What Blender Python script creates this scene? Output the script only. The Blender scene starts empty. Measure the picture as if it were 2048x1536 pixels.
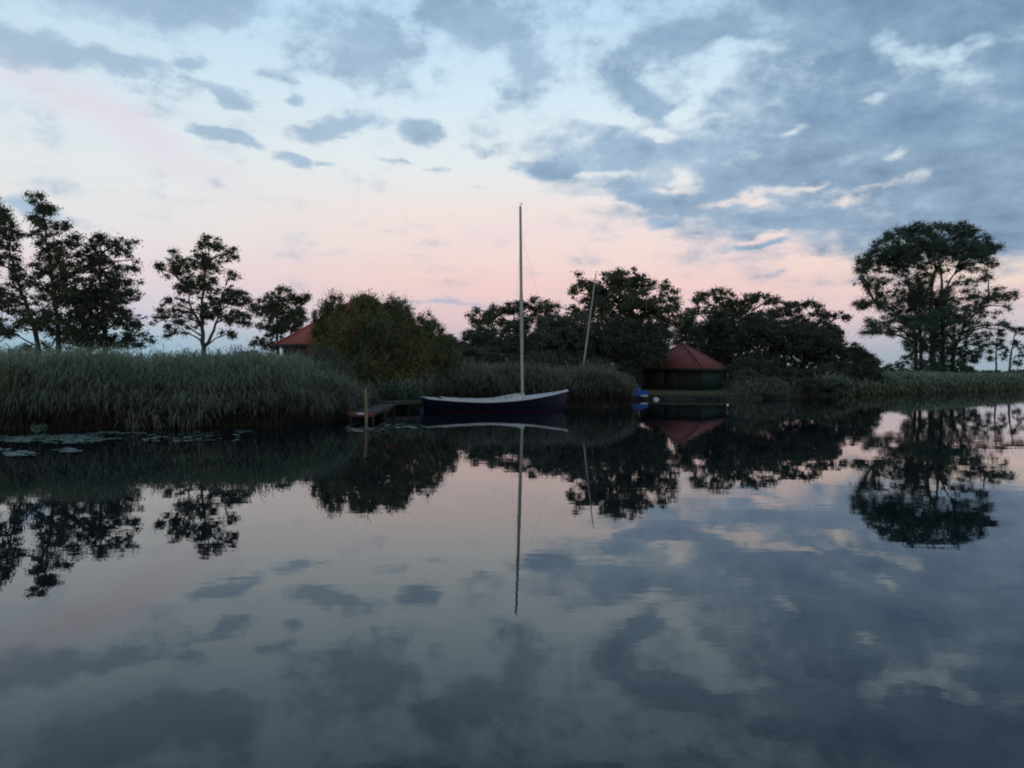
import bpy, math, random
import numpy as np
from mathutils import Vector, Matrix, Euler
from mathutils.geometry import tessellate_polygon

R = math.radians
S = bpy.context.scene
COL = S.collection
rng = np.random.default_rng(7)
random.seed(7)

# ---------------------------------------------------------------- camera
F = 1600.0                                   # focal length in photo pixels (photo is 2048 x 1536)
CAMZ = 1.8
cam_d = bpy.data.cameras.new('camera')
cam_d.lens = 36.0 * F / 2048.0
cam_d.clip_start = 0.1
cam_d.clip_end = 9000
cam = bpy.data.objects.new('camera', cam_d)
COL.objects.link(cam)
cam.location = (0, 0, CAMZ)
cam.rotation_euler = Euler((R(90 - 1.25), R(-0.55), 0), 'XYZ')
S.camera = cam
CM = cam.rotation_euler.to_matrix()
CMI = CM.inverted()


def ray(px, py):
    return (CM @ Vector((px - 1024, 768 - py, -F))).normalized()


def P(px, py, d):
    """world point seen at photo pixel (px, py) at distance d along +Y"""
    r = ray(px, py)
    return Vector((0, 0, CAMZ)) + r * (d / r.y)


def G(px, d, z=0.0):
    """world point at height z, distance d, seen in photo column px"""
    py = 735 + (CAMZ - z) * F / d
    for _ in range(4):
        p = P(px, py, d)
        py += (p.z - z) * F / d
    return Vector((p.x, d, z))


# ---------------------------------------------------------------- render / colour
S.render.engine = 'CYCLES'
S.view_settings.view_transform = 'Standard'
S.view_settings.look = 'None'
S.view_settings.gamma = 1
S.view_settings.exposure = 0
S.cycles.pixel_filter_type = 'BLACKMAN_HARRIS'
S.cycles.filter_width = 2.0
S.cycles.max_bounces = 6
S.cycles.diffuse_bounces = 2
S.cycles.glossy_bounces = 3
S.cycles.transmission_bounces = 3


def lin(c):
    return tuple(((v / 255) / 12.92 if v / 255 <= 0.04045 else ((v / 255 + 0.055) / 1.055) ** 2.4) for v in c)


# ---------------------------------------------------------------- node helpers
class NT:
    def __init__(s, nt):
        s.nt = nt; s.n = nt.nodes; s.l = nt.links

    def _in(s, sock, v):
        if v is None: return
        if isinstance(v, bpy.types.NodeSocket): s.l.new(v, sock)
        else: sock.default_value = v

    def m(s, op, a, b=None, c=None, clamp=False):
        n = s.n.new('ShaderNodeMath'); n.operation = op; n.use_clamp = clamp
        for i, v in enumerate((a, b, c)): s._in(n.inputs[i], v)
        return n.outputs[0]

    def vm(s, op, a, b=None, out=0):
        n = s.n.new('ShaderNodeVectorMath'); n.operation = op
        s._in(n.inputs[0], a); s._in(n.inputs[1], b)
        return n.outputs[out]

    def smooth(s, x, a, b, lo=0.0, hi=1.0):
        n = s.n.new('ShaderNodeMapRange'); n.interpolation_type = 'SMOOTHSTEP'
        s._in(n.inputs['Value'], x)
        for k, v in (('From Min', a), ('From Max', b), ('To Min', lo), ('To Max', hi)): s._in(n.inputs[k], v)
        return n.outputs[0]

    def mix(s, f, a, b, mode='MIX'):
        n = s.n.new('ShaderNodeMix'); n.data_type = 'RGBA'; n.blend_type = mode
        def c(v): return v if isinstance(v, bpy.types.NodeSocket) else tuple(v) + (1,)
        s._in(n.inputs[0], f); s._in(n.inputs[6], c(a)); s._in(n.inputs[7], c(b))
        return n.outputs[2]

    def noise(s, vec, scale, detail=3, rough=0.5, out=0, dist=0.0):
        n = s.n.new('ShaderNodeTexNoise')
        s._in(n.inputs['Vector'], vec)
        n.inputs['Scale'].default_value = scale; n.inputs['Detail'].default_value = detail
        n.inputs['Roughness'].default_value = rough; n.inputs['Distortion'].default_value = dist
        return n.outputs[out]

    def ramp(s, f, stops, interp='EASE'):
        n = s.n.new('ShaderNodeValToRGB'); n.color_ramp.interpolation = interp
        e = n.color_ramp.elements
        while len(e) > 1: e.remove(e[-1])
        e[0].position = stops[0][0]; e[0].color = tuple(stops[0][1]) + (1,)
        for p, c in stops[1:]:
            k = e.new(p); k.color = tuple(c) + (1,)
        s._in(n.inputs[0], f)
        return n.outputs[0]

    def xyz(s, x, y, z):
        n = s.n.new('ShaderNodeCombineXYZ')
        for i, v in enumerate((x, y, z)): s._in(n.inputs[i], v)
        return n.outputs[0]


# ---------------------------------------------------------------- world: dusk sky with broken cloud
W = bpy.data.worlds.new('World')
S.world = W
W.use_nodes = True
w = NT(W.node_tree)
w.n.clear()
outw = w.n.new('ShaderNodeOutputWorld')
bg = w.n.new('ShaderNodeBackground')
tc = w.n.new('ShaderNodeTexCoord')
sep = w.n.new('ShaderNodeSeparateXYZ')
w.l.new(tc.outputs['Generated'], sep.inputs[0])
X, Y, Z = sep.outputs
az = w.m('ARCTAN2', X, Y)                       # 0 = north (+Y), radians
el = w.m('ARCSINE', Z)
AE = w.xyz(az, el, 0.0)


def azel(px, py):
    r = ray(px, py)
    return math.atan2(r.x, r.y), math.asin(r.z)


def elr(py):                                    # elevation of photo row on the centre column, scaled to 0..1
    return max(0.0, min(1.0, azel(1024, py)[1] / 0.9))


elf = w.m('DIVIDE', el, 0.9, clamp=True)
ZEN = (0.16, 0.25, 0.36)
centre = w.ramp(elf, [(0, lin((152, 166, 180))), (elr(700), lin((178, 176, 188))), (elr(645), lin((222, 196, 200))),
                      (elr(570), lin((240, 207, 203))), (elr(500), lin((242, 219, 214))), (elr(430), lin((241, 226, 222))),
                      (elr(340), lin((230, 236, 238))), (elr(200), lin((213, 234, 246))), (elr(40), lin((192, 222, 244))),
                      (0.72, lin((150, 186, 215))), (1, ZEN)], 'LINEAR')
left = w.ramp(elf, [(0, lin((140, 175, 195))), (elr(690), lin((158, 190, 207))), (elr(640), lin((205, 202, 213))),
                    (elr(560), lin((229, 216, 219))), (elr(480), lin((229, 228, 228))), (elr(400), lin((227, 231, 233))),
                    (elr(300), lin((221, 232, 239))), (elr(200), lin((208, 228, 239))), (elr(40), lin((185, 219, 242))),
                    (0.72, lin((150, 186, 215))), (1, ZEN)], 'LINEAR')
right = w.ramp(elf, [(0, lin((150, 172, 184))), (elr(700), lin((160, 176, 190))), (elr(650), lin((205, 196, 204))),
                     (elr(600), lin((234, 208, 204))), (elr(550), lin((243, 222, 205))), (elr(480), lin((238, 228, 215))),
                     (elr(340), lin((220, 232, 236))), (elr(200), lin((205, 232, 244))), (elr(40), lin((175, 212, 235))),
                     (0.72, lin((140, 176, 206))), (1, ZEN)], 'LINEAR')
aL, aC = azel(120, 400)[0], azel(1000, 400)[0]
aR0, aR1 = azel(1500, 400)[0], azel(1980, 400)[0]
base = w.mix(w.smooth(az, aL, aC), left, centre)
base = w.mix(w.smooth(az, aR0, aR1), base, right)

# warped coordinates make the cloud outlines ragged
wn1 = w.noise(w.vm('MULTIPLY', AE, (1, 1.7, 1)), 7.0, 3, 0.55, out=1)
wn2 = w.noise(w.vm('MULTIPLY', AE, (1, 1.9, 1)), 26.0, 4, 0.6, out=1)
AEW = w.vm('ADD', AE, w.vm('MULTIPLY', w.vm('SUBTRACT', wn1, (0.5, 0.5, 0.5)), (0.10, 0.05, 0)))
AEW = w.vm('ADD', AEW, w.vm('MULTIPLY', w.vm('SUBTRACT', wn2, (0.5, 0.5, 0.5)), (0.050, 0.024, 0)))


def blob(cx, cy, rx, ry, rot=0.0, wt=1.0, src=None):
    a, e = azel(cx, cy)
    n = w.n.new('ShaderNodeMapping'); n.vector_type = 'TEXTURE'
    w.l.new(src or AEW, n.inputs['Vector'])
    n.inputs['Location'].default_value = (a, e, 0)
    n.inputs['Rotation'].default_value = (0, 0, R(-rot))       # rot > 0: sinks towards the right
    n.inputs['Scale'].default_value = (rx * 1.45 / F, ry * 1.45 / F, 1)
    return w.smooth(w.vm('LENGTH', n.outputs[0], out=1), 1.0, 0.0, 0.0, wt)


chain = [AEW]


def union(lst, src=None):
    # the lookup vector is re-issued every few blobs so that the compiled shader stays within its stack
    acc = None
    for i, b in enumerate(lst):
        v = blob(*b, src=chain[0])
        acc = v if acc is None else w.m('SMOOTH_MAX', acc, v, 0.12)
        if i % 6 == 5 or i == len(lst) - 1:
            chain[0] = w.vm('ADD', AEW, w.vm('MULTIPLY', acc, (1e-9, 1e-9, 1e-9)))
    return acc


thick = union([(1740, 250, 560, 270), (1480, 330, 350, 150), (1230, 310, 190, 70), (1620, 440, 330, 62, 6),
               (1360, 395, 240, 50, 10), (1120, 335, 110, 26), (1290, 190, 150, 75, 20), (1400, 75, 260, 80),
               (1700, 30, 420, 110), (2050, 130, 320, 260), (2010, 452, 400, 90), (1990, 320, 330, 200, 0, 1.35), (1740, 478, 170, 46), (1900, 20, 330, 120, 0, 1.2), (1330, 440, 70, 16), (1540, 480, 130, 18),
               (230, -20, 260, 60), (440, -5, 130, 50)])
thin = union([(50, 85, 170, 42, 5, .95), (210, 112, 130, 30, 5, .85), (430, 25, 100, 46, 0, .95), (372, 132, 62, 20, -8, .8),
              (445, 190, 78, 22, 8, .95), (602, 190, 46, 18, 0, .95), (450, 262, 84, 15, 0, 1), (690, 250, 100, 27, -10, 1),
              (835, 250, 50, 28, 15, 1), (590, 312, 62, 20, 14, 1), (650, 325, 40, 12, 0, .8), (445, 355, 30, 11, 0, .6),
              (700, 60, 190, 70, 10, .9), (740, 130, 130, 46, 14, .9), (960, 50, 160, 70, 10, 1), (1035, 140, 90, 85, 20, .95),
              (560, 150, 60, 20, 15, .55), (800, 318, 50, 8, 0, .6), (880, 326, 40, 7, 0, .55), (970, 285, 70, 14, 0, .6),
              (1050, 325, 70, 16, 0, .8), (250, 170, 80, 22, 10, .45), (30, 412, 90, 22, 5, .75), (170, 440, 90, 14, 5, .55),
              (320, 335, 60, 10, 0, .35), (900, 611, 120, 10, 0, .75), (1600, 548, 60, 6, 0, .5), (950, 380, 50, 6, 0, .4)])
gaps = union([(1105, 150, 60, 75, 0, 1), (1180, 60, 80, 55, 0, .75), (1440, 105, 150, 18, -8, 1), (1420, 150, 65, 42, 0, .95),
              (1395, 205, 50, 30, -40, .8), (1240, 238, 100, 16, 0, .95), (1330, 165, 70, 26, 25, .7), (1850, 115, 110, 34, 30, .95),
              (1950, 105, 60, 20, -25, .9), (1775, 75, 40, 26, 0, .8), (1570, 258, 60, 11, -12, .9), (1735, 186, 34, 12, 0, .7),
              (1862, 350, 50, 22, -15, 1), (1780, 375, 80, 11, -12, .8), (1375, 345, 32, 24, 0, .95), (1600, 378, 62, 11, -6, 1),
              (1460, 395, 130, 10, -5, .85), (1360, 372, 60, 12, -5, .8), (1790, 298, 24, 14, -30, .7), (1545, 470, 62, 12, 0, 1),
              (1680, 415, 50, 10, 0, .8), (1620, 520, 40, 8, 0, .6), (1330, 260, 40, 10, 10, .9), (1420, 240, 50, 9, 0, .5),
              (1500, 320, 60, 12, -10, .6), (1200, 345, 90, 10, 0, .7), (2060, 78, 40, 20, 0, .6), (1240, 405, 110, 9, 8, .6)])
# cloud-layer noise (perspective of a flat layer overhead)
pl = w.vm('DIVIDE', w.xyz(X, Y, 0), w.xyz(w.m('ADD', w.m('MAXIMUM', Z, 0.0), 0.09), w.m('ADD', w.m('MAXIMUM', Z, 0.0), 0.09), 1))
fb = w.m('SUBTRACT', w.noise(pl, 2.6, 6, 0.58), 0.5)
fb2 = w.m('SUBTRACT', w.noise(w.vm('MULTIPLY', AE, (1, 1.5, 1)), 16.0, 6, 0.64), 0.5)
# cover out of the frame: above and behind
over = w.smooth(el, 0.39, 0.50, 0.0, 0.95)
over = w.m('MULTIPLY', over, w.smooth(w.noise(pl, 1.1, 2), 0.30, 0.62, 0.45, 1.0))
D = w.m('MAXIMUM', w.m('MULTIPLY', thick, 1.12), over)
D = w.m('ADD', D, w.m('MULTIPLY', fb, 1.0))
D = w.m('ADD', D, w.m('MULTIPLY', fb2, 1.75))
D = w.m('SUBTRACT', D, w.m('MULTIPLY', gaps, 0.78))
A = w.smooth(D, 0.0, 0.95)
scud = w.m('MULTIPLY', w.smooth(el, 0.27, 0.40, 0.0, 0.40), 1.0)        # loose scud thickening overhead
D2 = w.m('ADD', w.m('ADD', w.m('MAXIMUM', thin, scud), w.m('MULTIPLY', fb2, 1.9)), w.m('MULTIPLY', fb, 0.8))
A2 = w.smooth(D2, 0.16, 0.82, 0.0, 0.84)
Af = w.m('MAXIMUM', w.m('MULTIPLY', A, 0.95), A2)
# cloud colour: bluish grey, denser = darker, warmer and paler near the horizon
dk = w.m('ADD', w.smooth(az, azel(1100, 300)[0], azel(2000, 300)[0], 0.0, 0.62), w.m('MULTIPLY', w.m('ADD', fb, fb2), 1.9))
cc = w.mix(dk, lin((152, 182, 208)), lin((104, 136, 168)))
cc = w.mix(w.smooth(el, 0.145, 0.05, 0.0, 0.75), cc, lin((184, 184, 201)))
cc = w.mix(w.smooth(az, azel(950, 300)[0], azel(400, 300)[0], 0.0, 0.45), cc, lin((162, 190, 214)))
cc = w.mix(w.smooth(el, 0.36, 0.52, 0.0, 0.75), cc, lin((92, 118, 146)))
sky = w.mix(Af, base, cc)
# faint pink veils of high cirrus
veil = union([(230, 245, 260, 38, 22, .8), (90, 160, 150, 26, 5, .35), (1000, 470, 300, 24, -8, .35), (330, 590, 260, 60, 0, .3)], src=AEW)
sky = w.mix(w.m('MULTIPLY', veil, 0.7), sky, lin((226, 212, 226)))
# physical twilight sky blended in underneath
ns = w.n.new('ShaderNodeTexSky'); ns.sky_type = 'NISHITA'; ns.sun_disc = False
ns.sun_elevation = R(1.0); ns.sun_rotation = R(198)
sky = w.mix(1.0, sky, w.vm('MULTIPLY', ns.outputs[0], (0.004, 0.004, 0.004)), 'ADD')
w.l.new(sky, bg.inputs[0])
bg.inputs[1].default_value = 1.0
w.l.new(bg.outputs[0], outw.inputs[0])
W.cycles.sampling_method = 'MANUAL'; W.cycles.sample_map_resolution = 256

# the sun is at the horizon behind the cloud: only a weak, very soft glow
sd = bpy.data.lights.new('sun', 'SUN'); sd.energy = 0.06; sd.angle = R(25); sd.color = (1, .82, .74)
so = bpy.data.objects.new('sun', sd); COL.objects.link(so)
so.rotation_euler = (R(80), 0, R(18))          # behind the camera


# ---------------------------------------------------------------- materials
def pmat(name, col, rough=0.8, var=None, vscale=3.0, spec=0.3, bump=0, bscale=30, stretch=(1, 1, 1), trans=0.0, metal=0, detail=4):
    m = bpy.data.materials.new(name); m.use_nodes = True
    k = NT(m.node_tree); b = k.n['Principled BSDF']
    b.inputs['Roughness'].default_value = rough
    b.inputs['Specular IOR Level'].default_value = spec
    b.inputs['Metallic'].default_value = metal
    t = k.n.new('ShaderNodeTexCoord')
    v = k.vm('MULTIPLY', t.outputs['Object'], stretch)
    if var:
        f = k.smooth(k.noise(v, vscale, detail, 0.6), 0.32, 0.68)
        c = k.mix(f, col, var)
        k.l.new(c, b.inputs['Base Color'])
    else:
        c = None
        b.inputs['Base Color'].default_value = tuple(col) + (1,)
    if bump:
        bn = k.n.new('ShaderNodeBump'); bn.inputs['Strength'].default_value = bump; bn.inputs['Distance'].default_value = 0.02
        k.l.new(k.noise(v, bscale, 4), bn.inputs['Height']); k.l.new(bn.outputs[0], b.inputs['Normal'])
    if trans:
        tr = k.n.new('ShaderNodeBsdfTranslucent')
        if c is not None: k.l.new(c, tr.inputs[0])
        else: tr.inputs[0].default_value = tuple(col) + (1,)
        mx = k.n.new('ShaderNodeMixShader'); mx.inputs[0].default_value = trans
        k.l.new(b.outputs[0], mx.inputs[1]); k.l.new(tr.outputs[0], mx.inputs[2])
        k.l.new(mx.outputs[0], k.n['Material Output'].inputs[0])
    return m


M = dict(
    alder=pmat('alder_leaf', (.065, .080, .046), .6, (.105, .115, .062), .9, trans=.25),
    dark=pmat('dark_leaf', (.052, .066, .046), .6, (.085, .098, .060), .5, trans=.2),
    oak=pmat('oak_leaf', (.062, .080, .046), .6, (.110, .120, .064), .6, trans=.2),
    willow=pmat('willow_leaf', (.082, .102, .054), .6, (.19, .18, .066), .45, trans=.25),
    grey=pmat('sallow_leaf', (.070, .086, .062), .65, (.115, .128, .088), .6, trans=.2),
    poplar=pmat('poplar_leaf', (.050, .088, .060), .55, (.085, .130, .082), .25, trans=.2),
    bark=pmat('bark', (.045, .038, .032), .95, (.08, .07, .06), 6, bump=.6, bscale=14, stretch=(1, 1, .3)),
    reed=pmat('reed_leaf', (.175, .212, .140), .6, (.260, .285, .180), .35, trans=.25),
    reed2=pmat('reed_leaf_grey', (.115, .128, .088), .6, (.200, .205, .145), .5, trans=.2),
    stem=pmat('reed_stem', (.034, .032, .022), .8, (.065, .056, .040), 1.2),
    straw=pmat('dry_straw', (.20, .18, .12), .8, (.28, .25, .17), 2),
    sedge=pmat('sedge', (.10, .105, .07), .7, (.19, .18, .13), 1.2, trans=.2),
    grass=pmat('meadow_grass', (.12, .135, .065), .8, (.17, .18, .085), .4, trans=.15),
    ground=pmat('meadow_soil', (.030, .034, .020), .95, (.050, .056, .030), .6, bump=.5, bscale=6),
    pad=pmat('lily_leaf', (.045, .08, .06), .5, (.085, .13, .095), 1.5, spec=.6),
    wood=pmat('weathered_wood', (.045, .040, .035), .85, (.085, .078, .07), 3, bump=.5, bscale=12, stretch=(1, .15, 1)),
    woodx=pmat('weathered_plank', (.060, .056, .054), .85, (.11, .102, .098), 4, bump=.5, bscale=12, stretch=(.2, 1, 1)),
    pole=pmat('yellowed_pole', (.16, .13, .07), .8, (.24, .205, .12), 4, stretch=(1, 1, .2)),
    redwood=pmat('red_beam', (.16, .05, .045), .7, (.22, .08, .07), 5),
    plate=pmat('white_plate', (.75, .68, .66), .4),
    navy=pmat('navy_hull', (.004, .007, .020), .42, (.006, .010, .028), 1.5, spec=.28),
    boot=pmat('red_boot_top', (.045, .010, .018), .5, (.03, .009, .016), 4),
    white=pmat('white_paint', (.50, .50, .49), .45, (.58, .58, .56), 4),
    deck=pmat('grey_deck', (.40, .42, .44), .55, (.50, .52, .54), 3),
    canvas=pmat('canvas_cover', (.36, .36, .34), .8, (.46, .455, .43), 2.5, bump=.4, bscale=9),
    spar=pmat('mast_paint', (.34, .32, .28), .5, (.42, .40, .35), 2, stretch=(4, 4, .4)),
    steel=pmat('steel_wire', (.35, .35, .36), .35, metal=.9),
    black=pmat('black_fitting', (.02, .02, .02), .5),
    shadow=pmat('dark_interior', (.015, .014, .013), .9),
    blue=pmat('blue_tarpaulin', (.006, .055, .26), .5, (.01, .08, .34), 5, bump=.5, bscale=7),
    green=pmat('green_boards', (.018, .040, .032), .7, (.028, .055, .044), 5, bump=.3, bscale=20, stretch=(1, 1, .1)),
    brown=pmat('tarred_boards', (.020, .020, .020), .8, (.032, .03, .028), 5, bump=.3, bscale=20, stretch=(1, 1, .1)),
    brick=pmat('brick_wall', (.14, .06, .045), .9, (.20, .09, .07), 8, bump=.3),
)


def tile_mat(name, c1, c2, tint):
    m = bpy.data.materials.new(name); m.use_nodes = True
    k = NT(m.node_tree); b = k.n['Principled BSDF']; b.inputs['Roughness'].default_value = .75
    t = k.n.new('ShaderNodeTexCoord')
    f = k.noise(t.outputs['Object'], 1.2, 5, .65)
    f2 = k.noise(k.vm('MULTIPLY', t.outputs['Object'], (1, 1, 2.5)), 9, 2)
    c = k.mix(k.smooth(f, .35, .65), c1, c2)
    c = k.mix(k.smooth(f2, .45, .7, 0, .5), c, tint)
    k.l.new(c, b.inputs['Base Color'])
    wv = k.n.new('ShaderNodeTexWave'); wv.bands_direction = 'Z'; wv.inputs['Scale'].default_value = 3.2
    wv.inputs['Distortion'].default_value = .3
    k.l.new(t.outputs['Object'], wv.inputs[0])
    bn = k.n.new('ShaderNodeBump'); bn.inputs['Strength'].default_value = .5; bn.inputs['Distance'].default_value = .03
    k.l.new(wv.outputs['Fac'], bn.inputs['Height']); k.l.new(bn.outputs[0], b.inputs['Normal'])
    return m


M['tiles'] = tile_mat('red_tiles', (.46, .085, .045), (.58, .115, .060), (.38, .08, .05))
M['tiles_old'] = tile_mat('old_red_tiles', (.185, .056, .050), (.25, .070, .058), (.14, .055, .05))

# water: calm mirror with the faintest ripples
mw = bpy.data.materials.new('river_water'); mw.use_nodes = True
k = NT(mw.node_tree); b = k.n['Principled BSDF']
b.inputs['Base Color'].default_value = (.006, .011, .016, 1)
b.inputs['IOR'].default_value = 1.43
b.inputs['Specular IOR Level'].default_value = .5
b.inputs['Roughness'].default_value = .0
t = k.n.new('ShaderNodeTexCoord')
n1 = k.noise(k.vm('MULTIPLY', t.outputs['Object'], (.55, 1.0, 1)), 1.1, 3, .5)
n2 = k.noise(k.vm('MULTIPLY', t.outputs['Object'], (.5, 1.0, 1)), 5.0, 3, .55)
n3 = k.smooth(k.noise(k.vm('MULTIPLY', t.outputs['Object'], (.5, 1.6, 1)), .16, 3), .40, .66, .10, 2.2)
h = k.m('ADD', k.m('MULTIPLY', n1, .7), k.m('MULTIPLY', n2, k.m('MULTIPLY', n3, .14)))
bn = k.n.new('ShaderNodeBump'); bn.inputs['Strength'].default_value = 1.0; bn.inputs['Distance'].default_value = .0026
k.l.new(h, bn.inputs['Height']); k.l.new(bn.outputs[0], b.inputs['Normal'])
M['water'] = mw


# ---------------------------------------------------------------- mesh helpers
class MB:
    """collects polygons as numpy chunks and links them as ONE mesh object"""
    def __init__(s):
        s.v = []; s.f = []; s.n = 0

    def add(s, verts, faces):
        verts = np.asarray(verts, float).reshape(-1, 3); faces = np.asarray(faces, int)
        s.v.append(verts); s.f.append(faces + s.n); s.n += len(verts)

    def polys(s, verts, faces):                 # faces of mixed length
        for L in {len(f) for f in faces}:
            pass
        verts = np.asarray(verts, float).reshape(-1, 3)
        s.v.append(verts)
        for L in sorted({len(f) for f in faces}):
            s.f.append(np.array([f for f in faces if len(f) == L], int) + s.n)
        s.n += len(verts)

    def box(s, c, size, rz=0.0, m=None):
        x, y, z = [q / 2 for q in size]
        vs = [Vector((i * x, j * y, l * z)) for i in (-1, 1) for j in (-1, 1) for l in (-1, 1)]
        rm = m or Matrix.Rotation(rz, 3, 'Z')
        vs = [rm @ v + Vector(c) for v in vs]
        s.polys([tuple(v) for v in vs], [(0, 1, 3, 2), (4, 6, 7, 5), (0, 4, 5, 1), (2, 3, 7, 6), (0, 2, 6, 4), (1, 5, 7, 3)])

    def bar(s, a, b, wd, ht):                   # a box from a to b
        a = Vector(a); b = Vector(b); d = b - a; L = d.length
        q = d.to_track_quat('X', 'Z').to_matrix()
        s.box((a + b) / 2, (L, wd, ht), m=q)

    def tube(s, pts, rad, sides=6, cap=True):
        pts = [Vector(p) for p in pts]; n = len(pts)
        ref = Vector((0.31, 0.95, 0.05))
        V = []
        for i, p in enumerate(pts):
            d = (pts[min(i + 1, n - 1)] - pts[max(i - 1, 0)])
            if d.length < 1e-6: d = Vector((0, 0, 1))
            d.normalize()
            u = d.cross(ref)
            if u.length < .05: u = d.cross(Vector((1, 0, 0)))
            u.normalize(); v = d.cross(u)
            for j in range(sides):
                a = 2 * math.pi * j / sides
                V.append(p + (u * math.cos(a) + v * math.sin(a)) * rad[i])
        Fq = []
        for i in range(n - 1):
            for j in range(sides):
                a = i * sides + j; b2 = i * sides + (j + 1) % sides
                Fq.append((a, b2, b2 + sides, a + sides))
        fl = list(Fq)
        if cap:
            fl.append(tuple(range(sides - 1, -1, -1))); fl.append(tuple(range((n - 1) * sides, n * sides)))
        s.polys([tuple(v) for v in V], fl)

    def build(s, name, mat, parent=None, smooth=False, loc=None):
        V = np.concatenate(s.v) if s.v else np.zeros((0, 3))
        if loc is not None: V = V - np.array(loc)
        me = bpy.data.meshes.new(name)
        lt = np.concatenate([np.full(len(f), f.shape[1]) for f in s.f])
        li = np.concatenate([f.ravel() for f in s.f])
        me.vertices.add(len(V)); me.vertices.foreach_set('co', V.ravel())
        me.loops.add(len(li)); me.loops.foreach_set('vertex_index', li.astype(np.int32))
        me.polygons.add(len(lt))
        me.polygons.foreach_set('loop_start', np.concatenate([[0], np.cumsum(lt)[:-1]]).astype(np.int32))
        me.polygons.foreach_set('loop_total', lt.astype(np.int32))
        if smooth: me.polygons.foreach_set('use_smooth', np.ones(len(lt), bool))
        me.update(calc_edges=True); me.validate()
        me.materials.append(mat)
        o = bpy.data.objects.new(name, me); COL.objects.link(o)
        if parent is not None: o.parent = parent
        if loc is not None and parent is None: o.location = loc
        return o


def tag(o, label=None, cat=None, group=None, kind=None):
    for kk, v in (('label', label), ('category', cat), ('group', group), ('kind', kind)):
        if v: o[kk] = v
    return o


def thing(name, label, cat, loc, group=None, rz=0):
    o = bpy.data.objects.new(name, None); COL.objects.link(o)
    o.empty_display_size = .3
    o.location = loc; o.rotation_euler = (0, 0, rz)
    return tag(o, label, cat, group)


def unit(n):
    v = rng.normal(size=(n, 3)); return v / np.linalg.norm(v, axis=1, keepdims=True)


def leaves(mb, C, size, aspect=.55, up=0.0, jit=.35):
    """leaf-shaped folded quads at centres C"""
    n = len(C)
    d = unit(n); d[:, 2] += up; d /= np.linalg.norm(d, axis=1, keepdims=True)
    r = unit(n); s_ = np.cross(d, r); s_ /= np.linalg.norm(s_, axis=1, keepdims=True) + 1e-9
    nrm = np.cross(d, s_)
    L = size * (1 + jit * rng.uniform(-1, 1, (n, 1))); Wd = L * aspect
    a = C - d * L * .5; c = C + d * L * .5
    b_ = C + s_ * Wd * .5 + nrm * L * .10 - d * L * .05; e = C - s_ * Wd * .5 + nrm * L * .10 - d * L * .05
    V = np.stack([a, b_, c, e], 1).reshape(-1, 3)
    mb.add(V, np.arange(4 * n).reshape(n, 4))


# ---------------------------------------------------------------- ground and water
shore = [(-600, -40), (-60, 14), (-26, 19.5)] + [tuple(G(px, d).xy) for px, d in
         [(0, 21.4), (180, 21.9), (350, 22.8), (520, 23.6), (600, 24.4), (680, 26.2)]]
shore += [(-5.1, 30.2), (-4.6, 33.0), (-3.4, 35.2), (-1.2, 36.0), (1.5, 36.3), (4.2, 36.8), (5.35, 37.6), (5.6, 40.6), (1.5, 41.8), (.6, 44.0), (1.5, 46.6), (6.0, 47.0)]
shore += [tuple(G(px, d).xy) for px, d in [(1270, 47.0), (1340, 46.4), (1440, 46.6), (1520, 48.5), (1600, 53), (1680, 57), (1760, 60), (1840, 63.5), (1900, 67.5), (1980, 73), (2048, 80)]]
shore += [(75, 110), (120, 170), (260, 300), (900, 700)]
far = [(5000, 1500), (5000, 6000), (-5000, 6000), (-5000, -40)]
GZ = .22
poly = shore + far
tri = tessellate_polygon([[Vector((x, y, 0)) for x, y in poly]])
mb = MB()
mb.add([(x, y, GZ) for x, y in poly], [t_ for t_ in tri])
sk = []
for x, y in shore: sk += [(x, y, GZ), (x - .05, y - .22, .04), (x - .05, y - .5, -.7)]
fs = []
for i in range(len(shore) - 1):
    a = i * 3
    fs += [(a, a + 1, a + 4, a + 3), (a + 1, a + 2, a + 5, a + 4)]
mb.add(sk, fs)
tag(mb.build('ground', M['ground']), 'flat meadow and boggy bank beyond the river', kind='structure')
mb = MB(); mb.add([(-5000, -3000, 0), (5000, -3000, 0), (5000, 6000, 0), (-5000, 6000, 0)], [(0, 1, 2, 3)])
tag(mb.build('water', M['water']), 'calm river mirroring the cloudy dusk sky', kind='structure')


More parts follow.
